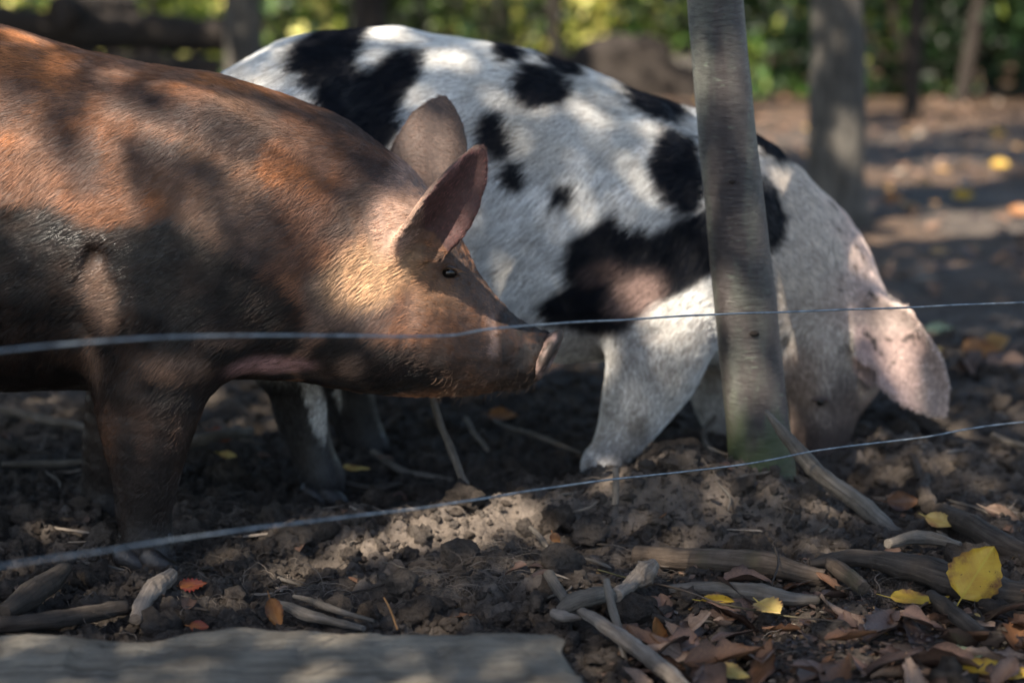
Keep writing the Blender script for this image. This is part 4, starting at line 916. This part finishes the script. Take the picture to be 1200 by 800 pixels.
# low ground cover before the bushes
gx = RNG.uniform(-3.6, 4.5, 5200); gy = RNG.uniform(17.8, 20.5, 5200); keep = fbm(np.c_[gx, gy, gx*0], .9, 2, 8) > .47; gx, gy = gx[keep], gy[keep]
tag(leafcloud('ground_cover', np.c_[gx, gy, RNG.uniform(.02, .16, len(gx))], .09, GREEN), kind='stuff')

# logs and stumps in the background
def log(name, label, a, b, r, mat, cat='log', seg=20, wob=.14, seed=0, group=None):
    o = tube_mesh(name, limb_pts(a, b, 26, .05, seed), np.full(26, r)*(1+.08*np.sin(np.arange(26))), mat, None, seg, wob, seed); return tag(o, label, cat, group)
def at(px, py, Y): return list(W(px, py, Y))
log('log', 'long dark log lying on top of the pile at upper left', at(-120, 28, 12.2), at(262, 40, 13), .13, DBARK, seed=1)
log('log', 'dark log at the bottom of the pile at upper left', at(-100, 78, 12.0), at(258, 82, 12.8), .10, DBARK, seed=2)
log('log', 'short dark log end jutting from the pile beside the blurred trunk', at(70, 12, 12.4), at(150, 14, 13.4), .11, DBARK, seed=3)
log('log', 'mossy brown log half hidden behind the brown pig back', at(-60, 50, 13.6), at(180, 50, 14.6), .07, RBARK, seed=4)
def stump(px, py, Y, rx, hz, label, seed, mat=DBARK):
    V0, F0 = ICO4; V = V0*np.array([rx, rx*.6, hz]); q = V0+seed*7.7; V = V*(1+(fbm(q, 1.5, 3, seed)-.5)*.9+(fbm(q*np.array([1, 1, .3]), 7, 3, seed)-.5)*.3)[:, None]; V[:, 2] = np.maximum(V[:, 2], -.1)
    o = mesh_np('stump', V, F0, mat); o.location = W(px, py, Y); o.location.z = 0.0; return tag(o, label, 'stump')
stump(600, 78, 17, .62, .52, 'dark stump behind the middle of the spotted back', 3)
stump(735, 80, 18, .80, .58, 'wide dark root mass left of the sapling top', 5)
stump(800, 82, 19, .30, .35, 'low grey boulder-like stump touching the sapling outline', 8, RBARK)
stump(505, 60, 16.5, .45, .40, 'low dark stump behind the rump beside the second trunk', 12)

# ================================================================== WIRE FENCE
def wire(label, pts, twist=.0012):
    P = np.array([list(W(a, b, Y)) for a, b, Y in pts]); n = len(P); t = np.linspace(0, n-1, 260); i = np.clip(t.astype(int), 0, n-2); A = np.vstack([2*P[0]-P[1], P, 2*P[-1]-P[-2]]); u = (t-i)[:, None]
    p0, p1, p2, p3 = A[i], A[i+1], A[i+2], A[i+3]; Q = .5*((2*p1)+(-p0+p2)*u+(2*p0-5*p1+4*p2-p3)*u*u+(-p0+3*p1-3*p2+p3)*u**3)
    Q[:, 2] += (fbm(Q, 6, 2, 3)-.5)*.004
    o = tube_mesh('fence_wire', Q, .0016, WIRE, None, 8); return tag(o, label, 'wire', 'fence wires')
wire('upper galvanised fence wire crossing in front of both pigs', [(-500, 440, 1.55), (-100, 420, 1.85), (0, 411, 1.93), (120, 400, 2.02), (250, 393, 2.12), (400, 394, 2.26), (520, 394, 2.38), (580, 384, 2.46), (700, 376, 2.62), (860, 368, 2.85), (1030, 362, 3.0), (1200, 354, 3.15), (1500, 345, 3.4)])
wire('lower galvanised fence wire sagging low above the dug soil', [(-500, 765, 1.45), (-100, 682, 1.78), (0, 663, 1.87), (150, 640, 2.0), (300, 618, 2.14), (450, 600, 2.3), (560, 585, 2.44), (640, 572, 2.55), (760, 557, 2.74), (870, 545, 2.9), (960, 527, 3.0), (1080, 512, 3.1), (1200, 495, 3.2), (1500, 470, 3.4)])

# ================================================================== TIMBER, STICKS, ROOTS
def plank():
    zt = .085; a = Z(-260, 736, zt); b = Z(640, 730, zt); e2 = Z(694, 800, zt); nx, ny = 240, 96
    V = []; 
    for j in range(ny):
        s = j/(ny-1)*2*math.pi
        # rounded-box section, y forward (towards the camera)
        c, q = math.cos(s), math.sin(s); yy = math.copysign(abs(c)**.35, c); zz = math.copysign(abs(q)**.35, q)
        for i in range(nx):
            t = i/(nx-1); slope = (.155+yy*.155)/(.31); xe = b.x+(e2.x-b.x)*(.5-yy*.5)
            x = a.x-.1+(xe-a.x+.1)*t; yb = a.y+(b.y-a.y)*t; V.append((x, yb-.155*(1-yy)*.95, zt-.055+zz*.055))
    V = np.array(V); V += np.c_[np.zeros(len(V)), (fbm(V*np.array([1, 0, 1]), 5, 3, 2)-.5)*.03, (fbm(V*np.array([.35, 1, 1]), 14, 5, 7, .65)-.5)*.030]
    V[:, 2] -= ss(fbm(V*np.array([.9, 60, 20]), 1, 4, 71, .6), .54, .68)*.005+ss(fbm(V*np.array([2.5, 9, 9]), 3, 4, 72, .6), .52, .7)*.010
    V[:, 0] += ss(V[:, 0], b.x-.06, b.x+.02)*(fbm(V*np.array([.2, 1, 1]), 30, 4, 17, .6)-.5)*.05
    cr = np.exp(-((V[:, 1]-(b.y-.035))/.006)**2)*ss(V[:, 0], Z(470, 745).x, Z(500, 745).x)*(V[:, 2] > zt-.02); V[:, 2] -= cr*.014
    V[:, 2] += -.018*np.exp(-((V[:, 0]-Z(150, 745, zt).x)/.06)**2)*np.exp(-((V[:, 1]-a.y)/.035)**2)
    F = []
    for j in range(ny):
        for i in range(nx-1): k = (j+1) % ny; F.append((j*nx+i, k*nx+i, k*nx+i+1, j*nx+i+1))
    n = len(V); ends = [[j*nx+nx-1 for j in range(ny)], [j*nx for j in range(ny)][::-1]]
    me = bpy.data.meshes.new('timber'); me.from_pydata([tuple(v) for v in V], [], F+ends); me.polygons.foreach_set('use_smooth', [True]*len(F)+[False]*2); me.materials.append(PLANK)
    o = bpy.data.objects.new('timber_plank', me); col.objects.link(o); tag(o, 'thick weathered grey timber lying across the lower left corner', 'timber')
plank()
NST = [0]
def stick(label, pts, r, mat=WOOD_GREY, name='stick', cat='stick', seg=20, wob=.16, flat=1.0):
    """pts: (px, py, height above ground, None) or (px, py, Y)"""
    NST[0] += 1; P = []
    for q in pts:
        if q[2] > 1.0: P.append(list(W(q[0], q[1], q[2])))
        else:
            z = 0.0
            for _ in range(5): p = Z(q[0], q[1], z+q[2]+.006); z = .5*z+.5*float(gz(p.x, p.y, False)[0])
            P.append([p.x, p.y, z+q[2]+.006])
    P = np.array(P); n = len(P); m_ = max(30, n*13); t = np.linspace(0, n-1, m_); i = np.clip(t.astype(int), 0, n-2); A = np.vstack([2*P[0]-P[1], P, 2*P[-1]-P[-2]]); u = (t-i)[:, None]
    p0, p1, p2, p3 = A[i], A[i+1], A[i+2], A[i+3]; Q = .5*((2*p1)+(-p0+p2)*u+(2*p0-5*p1+4*p2-p3)*u*u+(-p0+3*p1-3*p2+p3)*u**3)
    L = np.linalg.norm(P[-1]-P[0]); Q += (np.c_[fbm(Q, 10, 2, NST[0]), fbm(Q, 10, 2, NST[0]+1), fbm(Q, 10, 2, NST[0]+2)]-.5)*min(.012, L*.06)
    R = np.interp(np.linspace(0, 1, m_), np.linspace(0, 1, len(r)), r) if hasattr(r, '__len__') else np.full(m_, r)
    o = tube_mesh(name, Q, R, mat, None, seg, wob, NST[0], flat=flat); return tag(o, label, cat)
stick('grey pointed stick leaning across the foot of the sapling', [(899, 481, 3.10), (922, 512, 3.11), (962, 556, 3.12), (1010, 592, 3.13), (1054, 630, 3.13)], [.003, .010, .0145, .0155, .016, .013])
stick('dark damp log lying diagonally at the right edge below the pit', [(1088, 594, .012), (1140, 618, .014), (1200, 652, .014), (1290, 700, .014)], [.014, .021, .022, .022], WOOD_DARK)
stick('split grey slab of wood under the big yellow leaf', [(950, 662, .012), (1010, 655, .022), (1080, 668, .024), (1150, 690, .02), (1230, 700, .02)], [.008, .020, .030, .034, .03], WOOD_DARK, wob=.3, flat=.7)
stick('pale curved branch stub above the slab of wood', [(1040, 640, .03), (1080, 628, .032), (1125, 640, .02)], [.008, .012, .007], WOOD_GREY)
stick('thick brown branch half sunk in soil below the sapling', [(748, 652, .006), (800, 655, .012), (880, 660, .012), (966, 676, .004)], [.017, .019, .020, .014], WOOD_BROWN)
stick('smooth grey branch lying above the leaf litter', [(785, 690, .010), (830, 690, .012), (890, 694, .012), (962, 704, .008)], [.007, .012, .015, .008], WOOD_GREY)
stick('brown stub poking up left of the fibrous root ball', [(962, 655, .01), (985, 668, .02), (1012, 690, .02)], [.010, .013, .012], WOOD_BROWN)
stick('dark stick pointing down right from the flat yellow leaf', [(1090, 700, .012), (1120, 720, .016), (1152, 744, .012)], [.011, .013, .010], WOOD_DARK)
stick('long pale split stick running off the bottom edge', [(678, 712, .03), (715, 738, .03), (760, 768, .03), (815, 815, .03), (860, 860, .03)], [.007, .011, .012, .012, .01], WOOD_PALE)
stick('knobbly bent root piece above the end of the timber', [(657, 716, .03), (668, 706, .045), (690, 699, .05), (712, 697, .04), (730, 700, .02)], [.010, .014, .014, .012, .010], WOOD_GREY)
stick('rounded pale root knuckle at the corner of the timber', [(648, 717, .035), (660, 722, .035), (681, 724, .03)], [.007, .009, .003], WOOD_PALE)
stick('upright weathered splinter crossing the long pale stick', [(712, 680, 2.62), (718, 715, 2.58), (728, 750, 2.54), (738, 794, 2.48)], [.005, .007, .006, .003], WOOD_GREY)
stick('short grey stub above the knobbly root', [(642, 672, .04), (652, 688, .035), (664, 706, .03)], [.008, .009, .008], WOOD_GREY)
stick('frayed splintered root end beside the dark wet clod', [(722, 698, .03), (742, 680, .045), (757, 668, .055), (768, 658, .06)], [.008, .014, .020, .010], WOOD_PALE, wob=.6)
stick('thin dark stick between the leaf litter and the clods', [(765, 722, .012), (800, 733, .014)], [.006, .004], WOOD_DARK)
stick('straight bare twig standing behind the brown pig jaw', [(505, 462, 3.36), (520, 505, 3.34), (546, 570, 3.25)], [.006, .007, .008], WOOD_GREY)
stick('shorter twig beside the one behind the pig jaw', [(545, 490, .05), (572, 528, .02)], [.006, .005], WOOD_GREY)
stick('long thin root lying behind the snout', [(580, 492, .02), (630, 512, .02), (682, 530, .015)], [.004, .006, .004], WOOD_GREY)
stick('short grey peg standing in front of the dark clod', [(721, 548, 3.12), (722, 570, 3.11), (721, 592, 3.10)], [.0055, .006, .006], WOOD_GREY)
stick('tiny pale twig lying left of the grey peg', [(672, 603, .02), (690, 595, .024), (700, 588, .026)], [.002, .0025, .002], WOOD_PALE)
stick('mottled broken stick in front of the muddy forefoot', [(158, 724, .014), (172, 700, .016), (186, 684, .018), (200, 672, .018)], [.010, .016, .016, .012], WOOD_PALE, wob=.3)
stick('rounded brown wood lump at the left edge above the timber', [(5, 720, .02), (35, 700, .025), (60, 684, .025), (80, 668, .02)], [.012, .020, .020, .010], WOOD_DARK)
stick('dark branch lying along the back of the timber', [(-20, 736, .015), (60, 728, .016), (150, 712, .016)], [.012, .014, .012], WOOD_DARK)
stick('grey split shard beside the orange leaf at the timber', [(318, 706, .02), (360, 718, .022), (425, 737, .02)], [.006, .009, .004], WOOD_GREY)
stick('second grey shard just above the first one by the timber', [(345, 700, .02), (385, 712, .022), (440, 728, .02)], [.003, .006, .003], WOOD_GREY)
stick('pale root crossing the ground left of the brown pig leg', [(-10, 478, .03), (50, 490, .035), (105, 502, .02)], [.008, .011, .007], WOOD_GREY)
stick('half buried pale root behind the brown pig leg', [(205, 520, .02), (250, 512, .03), (296, 505, .02)], [.010, .013, .008], WOOD_GREY)
stick('long low branch in the soil behind the brown pig', [(0, 545, .012), (60, 545, .016), (115, 540, .012)], [.005, .008, .005], WOOD_GREY)
stick('buried branch near the hind foot of the spotted pig', [(438, 530, .01), (470, 548, .012), (530, 560, .008)], [.006, .008, .004], WOOD_GREY)
stick('flat piece of bark by the hind feet', [(405, 566, .01), (440, 572, .012), (470, 566, .01)], [.008, .014, .008], WOOD_DARK, flat=.5)
stick('curved root behind the sapling near the forelegs', [(838, 488, .06), (824, 508, .04), (832, 532, .02)], [.004, .006, .005], WOOD_GREY)
stick('grey stick end at the right edge below the wire', [(1163, 510, .03), (1185, 520, .02), (1230, 535, .02)], [.006, .008, .008], WOOD_GREY)
stick('short root stub in the middle foreground', [(622, 618, .03), (636, 636, .02), (650, 652, .012)], [.004, .0055, .004], WOOD_GREY)
stick('yellow straw standing before the middle of the timber', [(450, 700, 2.62), (458, 716, 2.6), (466, 738, 2.57)], [.0012, .0015, .0015], LPY)
stick('small twig arching over the mound beside the big clod', [(800, 560, .03), (812, 545, .045), (820, 538, .04)], [.002, .003, .002], WOOD_DARK)
stick('forked root rising right of the pit', [(1078, 560, .02), (1074, 545, .03), (1066, 532, .035)], [.008, .007, .004], WOOD_DARK)
stick('stout root stump in front of the pit holding the fibres', [(1090, 596, .02), (1082, 578, .03), (1086, 560, .045)], [.013, .012, .008], WOOD_DARK, wob=.4)
stick('slender red-brown twig crossing the leaf litter', [(700, 668, .03), (760, 680, .035), (830, 700, .035), (905, 722, .02), (990, 728, .02)], [.0012, .0018, .0018, .0015, .001], WOOD_BROWN)
stick('thin dark twig hooked over the brown branch', [(908, 640, .05), (912, 660, .045), (905, 685, .03)], [.0015, .002, .0012], WOOD_DARK)
# fibrous roots: tangles
def fibres():
    P = []; spots = [(560, 680, 60, 260), (620, 655, 50, 160), (1105, 585, 30, 200), (1035, 702, 26, 240), (480, 520, 70, 120), (520, 700, 50, 120), (720, 600, 90, 120), (270, 610, 40, 70), (860, 600, 80, 130), (330, 690, 90, 90), (760, 675, 40, 120), (1130, 570, 60, 120), (600, 560, 200, 160), (950, 610, 60, 100)]
    for (px, py, r, n) in spots:
        for _ in range(n):
            a = RNG.uniform(0, 6.28); q = r*RNG.uniform(0, 1)**.7; g = Z(px+q*math.cos(a), py+q*.45*math.sin(a)); P.append((g.x, g.y, RNG.uniform(.012, .045)))
    g = scatter(5200, lambda x, y: np.full(len(x), .6)); P = np.array(P+[(a, b, RNG.uniform(.008, .03)) for a, b in g]); n = len(P); K = 8
    z = gz(P[:, 0], P[:, 1])-.002; S = np.zeros((n, K, 3)); S[:, 0] = np.c_[P[:, 0], P[:, 1], z]; a = RNG.uniform(0, 6.28, n); el = RNG.uniform(-.1, 1.3, n); L = P[:, 2]/2.6
    for k in range(1, K):
        a += RNG.normal(0, .55, n); el = el-RNG.uniform(.1, .45, n); S[:, k] = S[:, k-1]+np.c_[np.cos(a)*np.cos(el), np.sin(a)*np.cos(el), np.sin(el)*.8]*L[:, None]
        gg = gz(S[:, k, 0], S[:, k, 1])+.0015; S[:, k, 2] = np.maximum(S[:, k, 2], gg)
    c = np.array([.075, .06, .048])*RNG.uniform(.3, 2.2, (n, 1)); tag(hair_obj('root_fibres', S, np.array([1, 1, .95, .9, .8, .7, .5, .3])*.00042*RNG.uniform(.5, 1.5, (n, 1)), FIBRE, None, c), kind='stuff')
fibres()

# ================================================================== LEAVES
def leaf_verts(L, Wd, serr=.05, curl=.3, fold=.25, twist=0, seed=0, nu=9, nv=15, lobed=False, tear=0.0):
    r = np.random.default_rng(seed); V = []; UV = []
    for j in range(nv):
        t = j/(nv-1); w = (math.sin(math.pi*min(1, t**.82))**.75)*(1-.25*t) if 0 < t < 1 else .0
        if lobed: w = w*(.55+.45*abs(math.cos(t*math.pi*2.6)))
        for i in range(nu):
            u = i/(nu-1)*2-1; ww = w*(1+serr*(1 if (j % 2) else -1)*(abs(u) > .99)-tear*(abs(u) > .8)*r.uniform(0, 1))
            x = u*ww*Wd/2; y = (t-.5)*L+abs(u)*0*L; z = abs(u)*fold*ww*Wd/2+curl*L*((t-.5)**2)-curl*L*.08+math.sin(t*9+seed)*.02*L*abs(u)+twist*x*(t-.5)
            z += .035*L*math.sin(u*5+seed*1.3+t*4)*abs(u)
            V.append((x, y, z)); UV.append((u*.5*max(w, .05)+.5, t))
    V = np.array(V); F = []
    for j in range(nv-1):
        for i in range(nu-1): k = j*nu+i; F.append((k, k+1, k+nu+1, k+nu))
    # stalk
    b = len(V); s = L*.25; V = np.vstack([V, [(-.0012, -.5*L, 0), (.0012, -.5*L, 0), (.0006, -.5*L-s, s*.3), (-.0006, -.5*L-s, s*.3)]]); UV += [(.5, 0)]*4; F.append((b, b+3, b+2, b+1))
    return V, np.array(F), np.array(UV)
def leaf(px, py, L, Wd, mat, label, rot=0, tilt=(0, 0), dz=.01, group=None, name='fallen_leaf', cat='leaf', **kw):
    V, F, UV = leaf_verts(L, Wd, **kw); o = mesh_np(name, V, F, mat, uv=UV); g = G(px, py); 
    o.location = (g.x, g.y, g.z+dz); o.rotation_euler = (math.radians(tilt[0]), math.radians(tilt[1]), math.radians(rot)); return tag(o, label, cat, group)
def place_leaf(c, L, Wd, mat, label, stem, face, **kw):
    """leaf centred at c, stem direction and facing given in world axes"""
    V, F, UV = leaf_verts(L, Wd, **kw); o = mesh_np('fallen_leaf', V, F, mat, uv=UV); y = -Vector(stem).normalized(); z = Vector(face); z = (z-y*z.dot(y)).normalized(); x = y.cross(z)
    R = Matrix((x, y, z)).transposed().to_4x4(); o.matrix_world = Matrix.Translation(c) @ R; return tag(o, label, 'leaf', kw.get('group'))
place_leaf(W(1146, 670, 2.70), .094, .094, LY, 'large bright yellow leaf propped upright on the slab of wood', (-.45, .0, -.8), (-.12, -1, .25), curl=.10, fold=-.12, seed=3)
place_leaf(Z(1078, 701, .030), .088, .040, LY, 'flat narrow yellow leaf left of the large upright one', (-1, .1, 0), (0, -.35, 1), curl=.25, fold=.1, seed=5)
place_leaf(Z(902, 712, .022), .058, .050, LPY, 'pale yellow leaf with a notched edge on the brown litter', (-.5, 1, 0), (0, -.6, 1), curl=.1, seed=6, serr=.12)
place_leaf(Z(841, 704, .016), .052, .018, LY, 'small rolled yellow leaf under the smooth grey branch', (-1, .1, 0), (0, -.8, .7), curl=.0, fold=1.4, seed=7)
place_leaf(Z(1103, 611, .035), .060, .034, LPY, 'tan yellow leaf leaning on the damp log', (-.8, .8, .1), (-.1, -.9, .8), curl=.3, fold=.4, seed=8)
place_leaf(W(771, 748, 2.62), .070, .036, LO, 'orange curled leaf standing on edge by the long pale stick', (.2, 0, -1), (.7, -.9, 0), curl=.5, fold=.5, seed=9)
place_leaf(Z(857, 789, .02), .060, .040, LPY, 'cream leaf lying at the bottom edge', (-.9, .7, 0), (0, -.4, 1), curl=.25, seed=10)
place_leaf(Z(1168, 786, .022), .100, .045, LY, 'long golden leaf cut by the lower right corner', (-1, .3, 0), (.1, -.5, 1), curl=.15, fold=.3, seed=11)
place_leaf(Z(1133, 766, .022), .062, .060, LG, 'pale green lobed leaf with dark holes', (.1, -1, 0), (0, -.4, 1), curl=.1, seed=12, lobed=True, serr=.2)
place_leaf(Z(1002, 656, .040), .036, .012, LY, 'little yellow leaf tucked into the split slab', (-1, .2, 0), (0, -.7, .7), curl=.2, seed=13)
place_leaf(Z(226, 685, .02), .046, .024, LR, 'red and orange leaf by the muddy forefoot', (-1, -.3, 0), (.2, -.8, .8), curl=.4, seed=14, serr=.2)
place_leaf(Z(234, 734, .02), .030, .022, LR, 'small red leaf scrap at the back edge of the timber', (-1, .2, 0), (0, -.8, .8), curl=.4, seed=15)
place_leaf(W(322, 718, 2.62), .050, .030, LO, 'brown-orange leaf standing among the grey shards', (-.3, 0, 1), (.3, -1, .2), curl=.3, seed=16)
place_leaf(Z(1176, 603, .03), .075, .028, LB[1], 'long curled tan leaf at the right edge above the damp log', (-.7, .9, .1), (-.4, -.8, .7), curl=.4, fold=.9, seed=17)
place_leaf(Z(1058, 588, .03), .060, .042, LB[3], 'russet curled leaf behind the tip of the damp log', (-1, .1, 0), (.1, -.9, .6), curl=.7, fold=.5, seed=18)
place_leaf(Z(651, 632, .035), .030, .020, LO, 'orange-brown scrap of leaf on the clods in the middle', (-.3, .8, .4), (.2, -1, .6), curl=.3, seed=19)
place_leaf(Z(418, 549, .02), .055, .022, LPY, 'narrow yellowish leaf beside the far hind foot of the spotted pig', (-1, .2, 0), (0, -.6, 1), curl=.3, seed=20)
place_leaf(Z(258, 510, .03), .050, .036, LR, 'dull red leaf on the soil behind the brown pig leg', (-.8, .2, .3), (0, -.9, .7), curl=.3, seed=21)
place_leaf(Z(267, 533, .02), .040, .020, LPY, 'small green-yellow leaf below the dull red one', (-.8, .2, .1), (0, -.7, .7), curl=.3, seed=22)
place_leaf(Z(1103, 386, .02), .09, .05, LG, 'yellow-green leaf on bare soil right of the ear', (-1, .2, 0), (0, -.5, 1), curl=.2, seed=23)
place_leaf(Z(590, 487, .03), .07, .05, LO, 'blurred orange leaf on the soil beyond the snout', (-1, .3, 0), (0, -.5, 1), curl=.3, seed=24)
for (px, py, lab, mt) in ((1130, 229, 'brightest yellow leaf on the far soil at right', LY), (1048, 233, 'amber leaf left of the brightest far yellow leaf', LO), (1172, 192, 'yellow leaf near the right edge beyond the thin stems', LY), (1170, 155, 'orange-yellow leaf farthest back at the right edge', LY), (1196, 247, 'yellow leaf cut by the right edge on the far soil', LO), (1040, 350, 'brown leaf on the soil behind the spotted pig neck', LB[1]), (1150, 410, 'red-brown leaf right of the hanging ear', LO)):
    place_leaf(Z(px, py, .03), .10, .075, mt, lab, (-1, .3, .0), (.1, -.9, .9), curl=.25, seed=int(px))
# the brown litter: single leaves, alike
LM = []
for k in range(14):
    V, F, UV = leaf_verts(1.0, random.uniform(.45, .80), seed=k+50, curl=random.uniform(-.1, .6), fold=random.uniform(-.2, .8), serr=.06, twist=random.uniform(-1, 1), nu=7, nv=11, tear=random.uniform(.1, .7)); o = mesh_np('fallen_leaf', V, F, LB[k % 4], uv=UV); LM.append(o.data); bpy.data.objects.remove(o)
KINDW = ['reddish-brown', 'tan', 'nearly black', 'russet']
LAND = [(1145, 673, 'the large upright yellow leaf'), (1078, 701, 'the flat narrow yellow leaf'), (902, 712, 'the pale notched yellow leaf'), (841, 704, 'the rolled yellow leaf'), (771, 748, 'the orange leaf standing on edge'), (857, 789, 'the cream leaf at the bottom edge'),
        (1168, 786, 'the golden leaf in the corner'), (1133, 766, 'the pale green lobed leaf'), (985, 700, 'the fibrous root ball'), (1120, 722, 'the dark slanting stick'), (1000, 750, 'the middle of the leaf litter'),
        (226, 685, 'the red leaf by the forefoot'), (177, 695, 'the mottled broken stick'), (40, 700, 'the rounded wood lump'), (370, 715, 'the grey shards'), (322, 718, 'the brown-orange standing leaf'), (535, 620, 'the sunlit streak'), (721, 570, 'the upright grey peg'), (690, 700, 'the knobbly root'),
        (885, 560, 'the foot of the sapling'), (1000, 580, 'the leaning pointed stick'), (1103, 611, 'the tan yellow leaf'), (350, 590, 'the pale hind foot'), (525, 520, 'the twig behind the jaw'), (630, 512, 'the long root behind the snout'), (250, 512, 'the half buried pale root'), (60, 490, 'the pale root at the left edge'), (60, 545, 'the long low branch'), (845, 665, 'the thick brown branch'), (690, 560, 'the forefoot of the spotted pig'), (560, 680, 'the central root tufts'), (840, 610, 'the mound of dug soil')]
def where_at(px, py):
    d = [(math.hypot(px-a, (py-b)*1.4), a, b, t) for a, b, t in LAND]; _, a, b, t = min(d); dx, dy = px-a, (py-b)*1.4
    return ('just ' if min(d)[0] < 25 else '')+(('right of ' if dx > 0 else 'left of ') if abs(dx) > abs(dy) else ('in front of ' if dy > 0 else 'behind '))+t
USED = set()
def litter_leaf(px, py, s, noun, group, dz=.008, spread=16):
    g = Z(px, py); k = random.randrange(len(LM)); o = bpy.data.objects.new('fallen_leaf', LM[k]); col.objects.link(o); o.location = (g.x, g.y, gz1(g.x, g.y)+dz); o.scale = (s,)*3
    ax, ay = random.gauss(12, spread), random.gauss(0, spread); o.rotation_euler = (math.radians(ax), math.radians(ay), random.uniform(0, 6.28))
    size = 'large' if s > .085 else 'small' if s < .058 and s > .03 else 'tiny' if s <= .03 else 'mid-sized'
    lab = size+' '+KINDW[k % 4]+(' tilted ' if abs(ax)+abs(ay) > 26 else ' flat ')+noun+' '+where_at(px, py)
    if lab in USED: bpy.data.objects.remove(o); return 0
    USED.add(lab); tag(o, lab, 'leaf', group); return 1
n = 0
while n < 105:
    px = random.uniform(745, 1215); py = random.uniform(690, 815)
    if random.random() > min(1, .25+(py-690)/60+(px-900)/600): continue
    n += litter_leaf(px, py, random.choice([random.uniform(.045, .085), random.uniform(.075, .125)]), 'dead leaf', 'dead brown leaves in the litter at lower right', random.uniform(.004, .022))
for i in range(60):
    px = random.uniform(0, 1200); py = random.choice([random.uniform(470, 735), random.uniform(560, 735)])
    if px < 720 and py > 725: continue
    litter_leaf(px, py, random.uniform(.022, .05), 'leaf scrap', 'small dead leaf scraps on the dug soil', .006)
# scattered broken twigs
for i in range(110):
    px = random.uniform(0, 1200); py = random.choice([random.uniform(500, 640), random.uniform(600, 730), random.uniform(640, 735)])
    if (py > 735 and px < 700) or (120 < px < 220 and py > 500): continue
    g = Z(px, py); L = random.uniform(.03, .10); a = random.uniform(0, 3.14); mi = random.randrange(3); tk = random.uniform(.0016, .0036)
    lab = ('longer' if L > .065 else 'short')+(' thick ' if tk > .0026 else ' thin ')+['grey', 'dark', 'pale'][mi]+' twig '+where_at(px, py)
    if lab in USED: continue
    USED.add(lab)
    T = np.array([[g.x+L*t*math.cos(a)+.006*math.sin(t*5+a), g.y+L*t*math.sin(a), 0] for t in np.linspace(-.5, .5, 16)]); zz = gz(T[:, 0], T[:, 1]); e0, e1 = zz[:4].max(), zz[-4:].max(); T[:, 2] = np.maximum(np.linspace(e0, e1, 16), zz-.004)+.004; T[1:-1, 2] = (T[:-2, 2]+T[1:-1, 2]*2+T[2:, 2])/4
    o = tube_mesh('twig', T, np.interp(np.linspace(0, 1, 16), [0, .1, .9, 1], [.4, 1, .8, .3])*tk, [WOOD_GREY, WOOD_DARK, WOOD_PALE][mi], None, 8, .2, i)
    tag(o, lab, 'twig')
    o['group'] = 'thin twigs scattered over the soil'
# farther leaves nobody could count
n = 2300; y = 4.6+14*RNG.uniform(0, 1, n)**1.3; x = RNG.uniform(-1, 1, n)*(.3*y+.3); k = fbm(np.c_[x, y, x*0], .8, 2, 4)+.012*(y-4) > .44; x, y = x[k], y[k]; n = len(x)
pal = np.array([[.12, .07, .045], [.08, .05, .036], [.17, .095, .055], [.30, .17, .06], [.42, .28, .09], [.06, .042, .034], [.20, .165, .13]]); pc = pal[RNG.choice(7, n, p=[.27, .22, .17, .1, .04, .14, .06])]
o = leafcloud('leaf_litter', np.c_[x, y, gz(x, y)+.02], .085, LITTER, orient=(0, -.25, 1)); at_ = o.data.attributes.new('tintc', 'FLOAT_COLOR', 'POINT'); at_.data.foreach_set('color', np.c_[np.repeat(pc, 6, 0), np.ones(n*6)].astype(np.float32).ravel()); tag(o, kind='stuff')
# crumbs of litter between the near leaves
n = 4200; pts = np.array([[*Z(px, py)[:2]] for px, py in zip(RNG.uniform(700, 1230, n), RNG.uniform(672, 830, n))]); pc = pal[RNG.choice(7, n, p=[.25, .3, .1, .03, .01, .27, .04])]*.75
o = leafcloud('litter_crumbs', np.c_[pts, gz(pts[:, 0], pts[:, 1])+RNG.uniform(.001, .008, n)], .012, LITTER, orient=(0, 0, 1)); at_ = o.data.attributes.new('tintc', 'FLOAT_COLOR', 'POINT'); at_.data.foreach_set('color', np.c_[np.repeat(pc, 6, 0), np.ones(n*6)].astype(np.float32).ravel()); tag(o, kind='stuff')
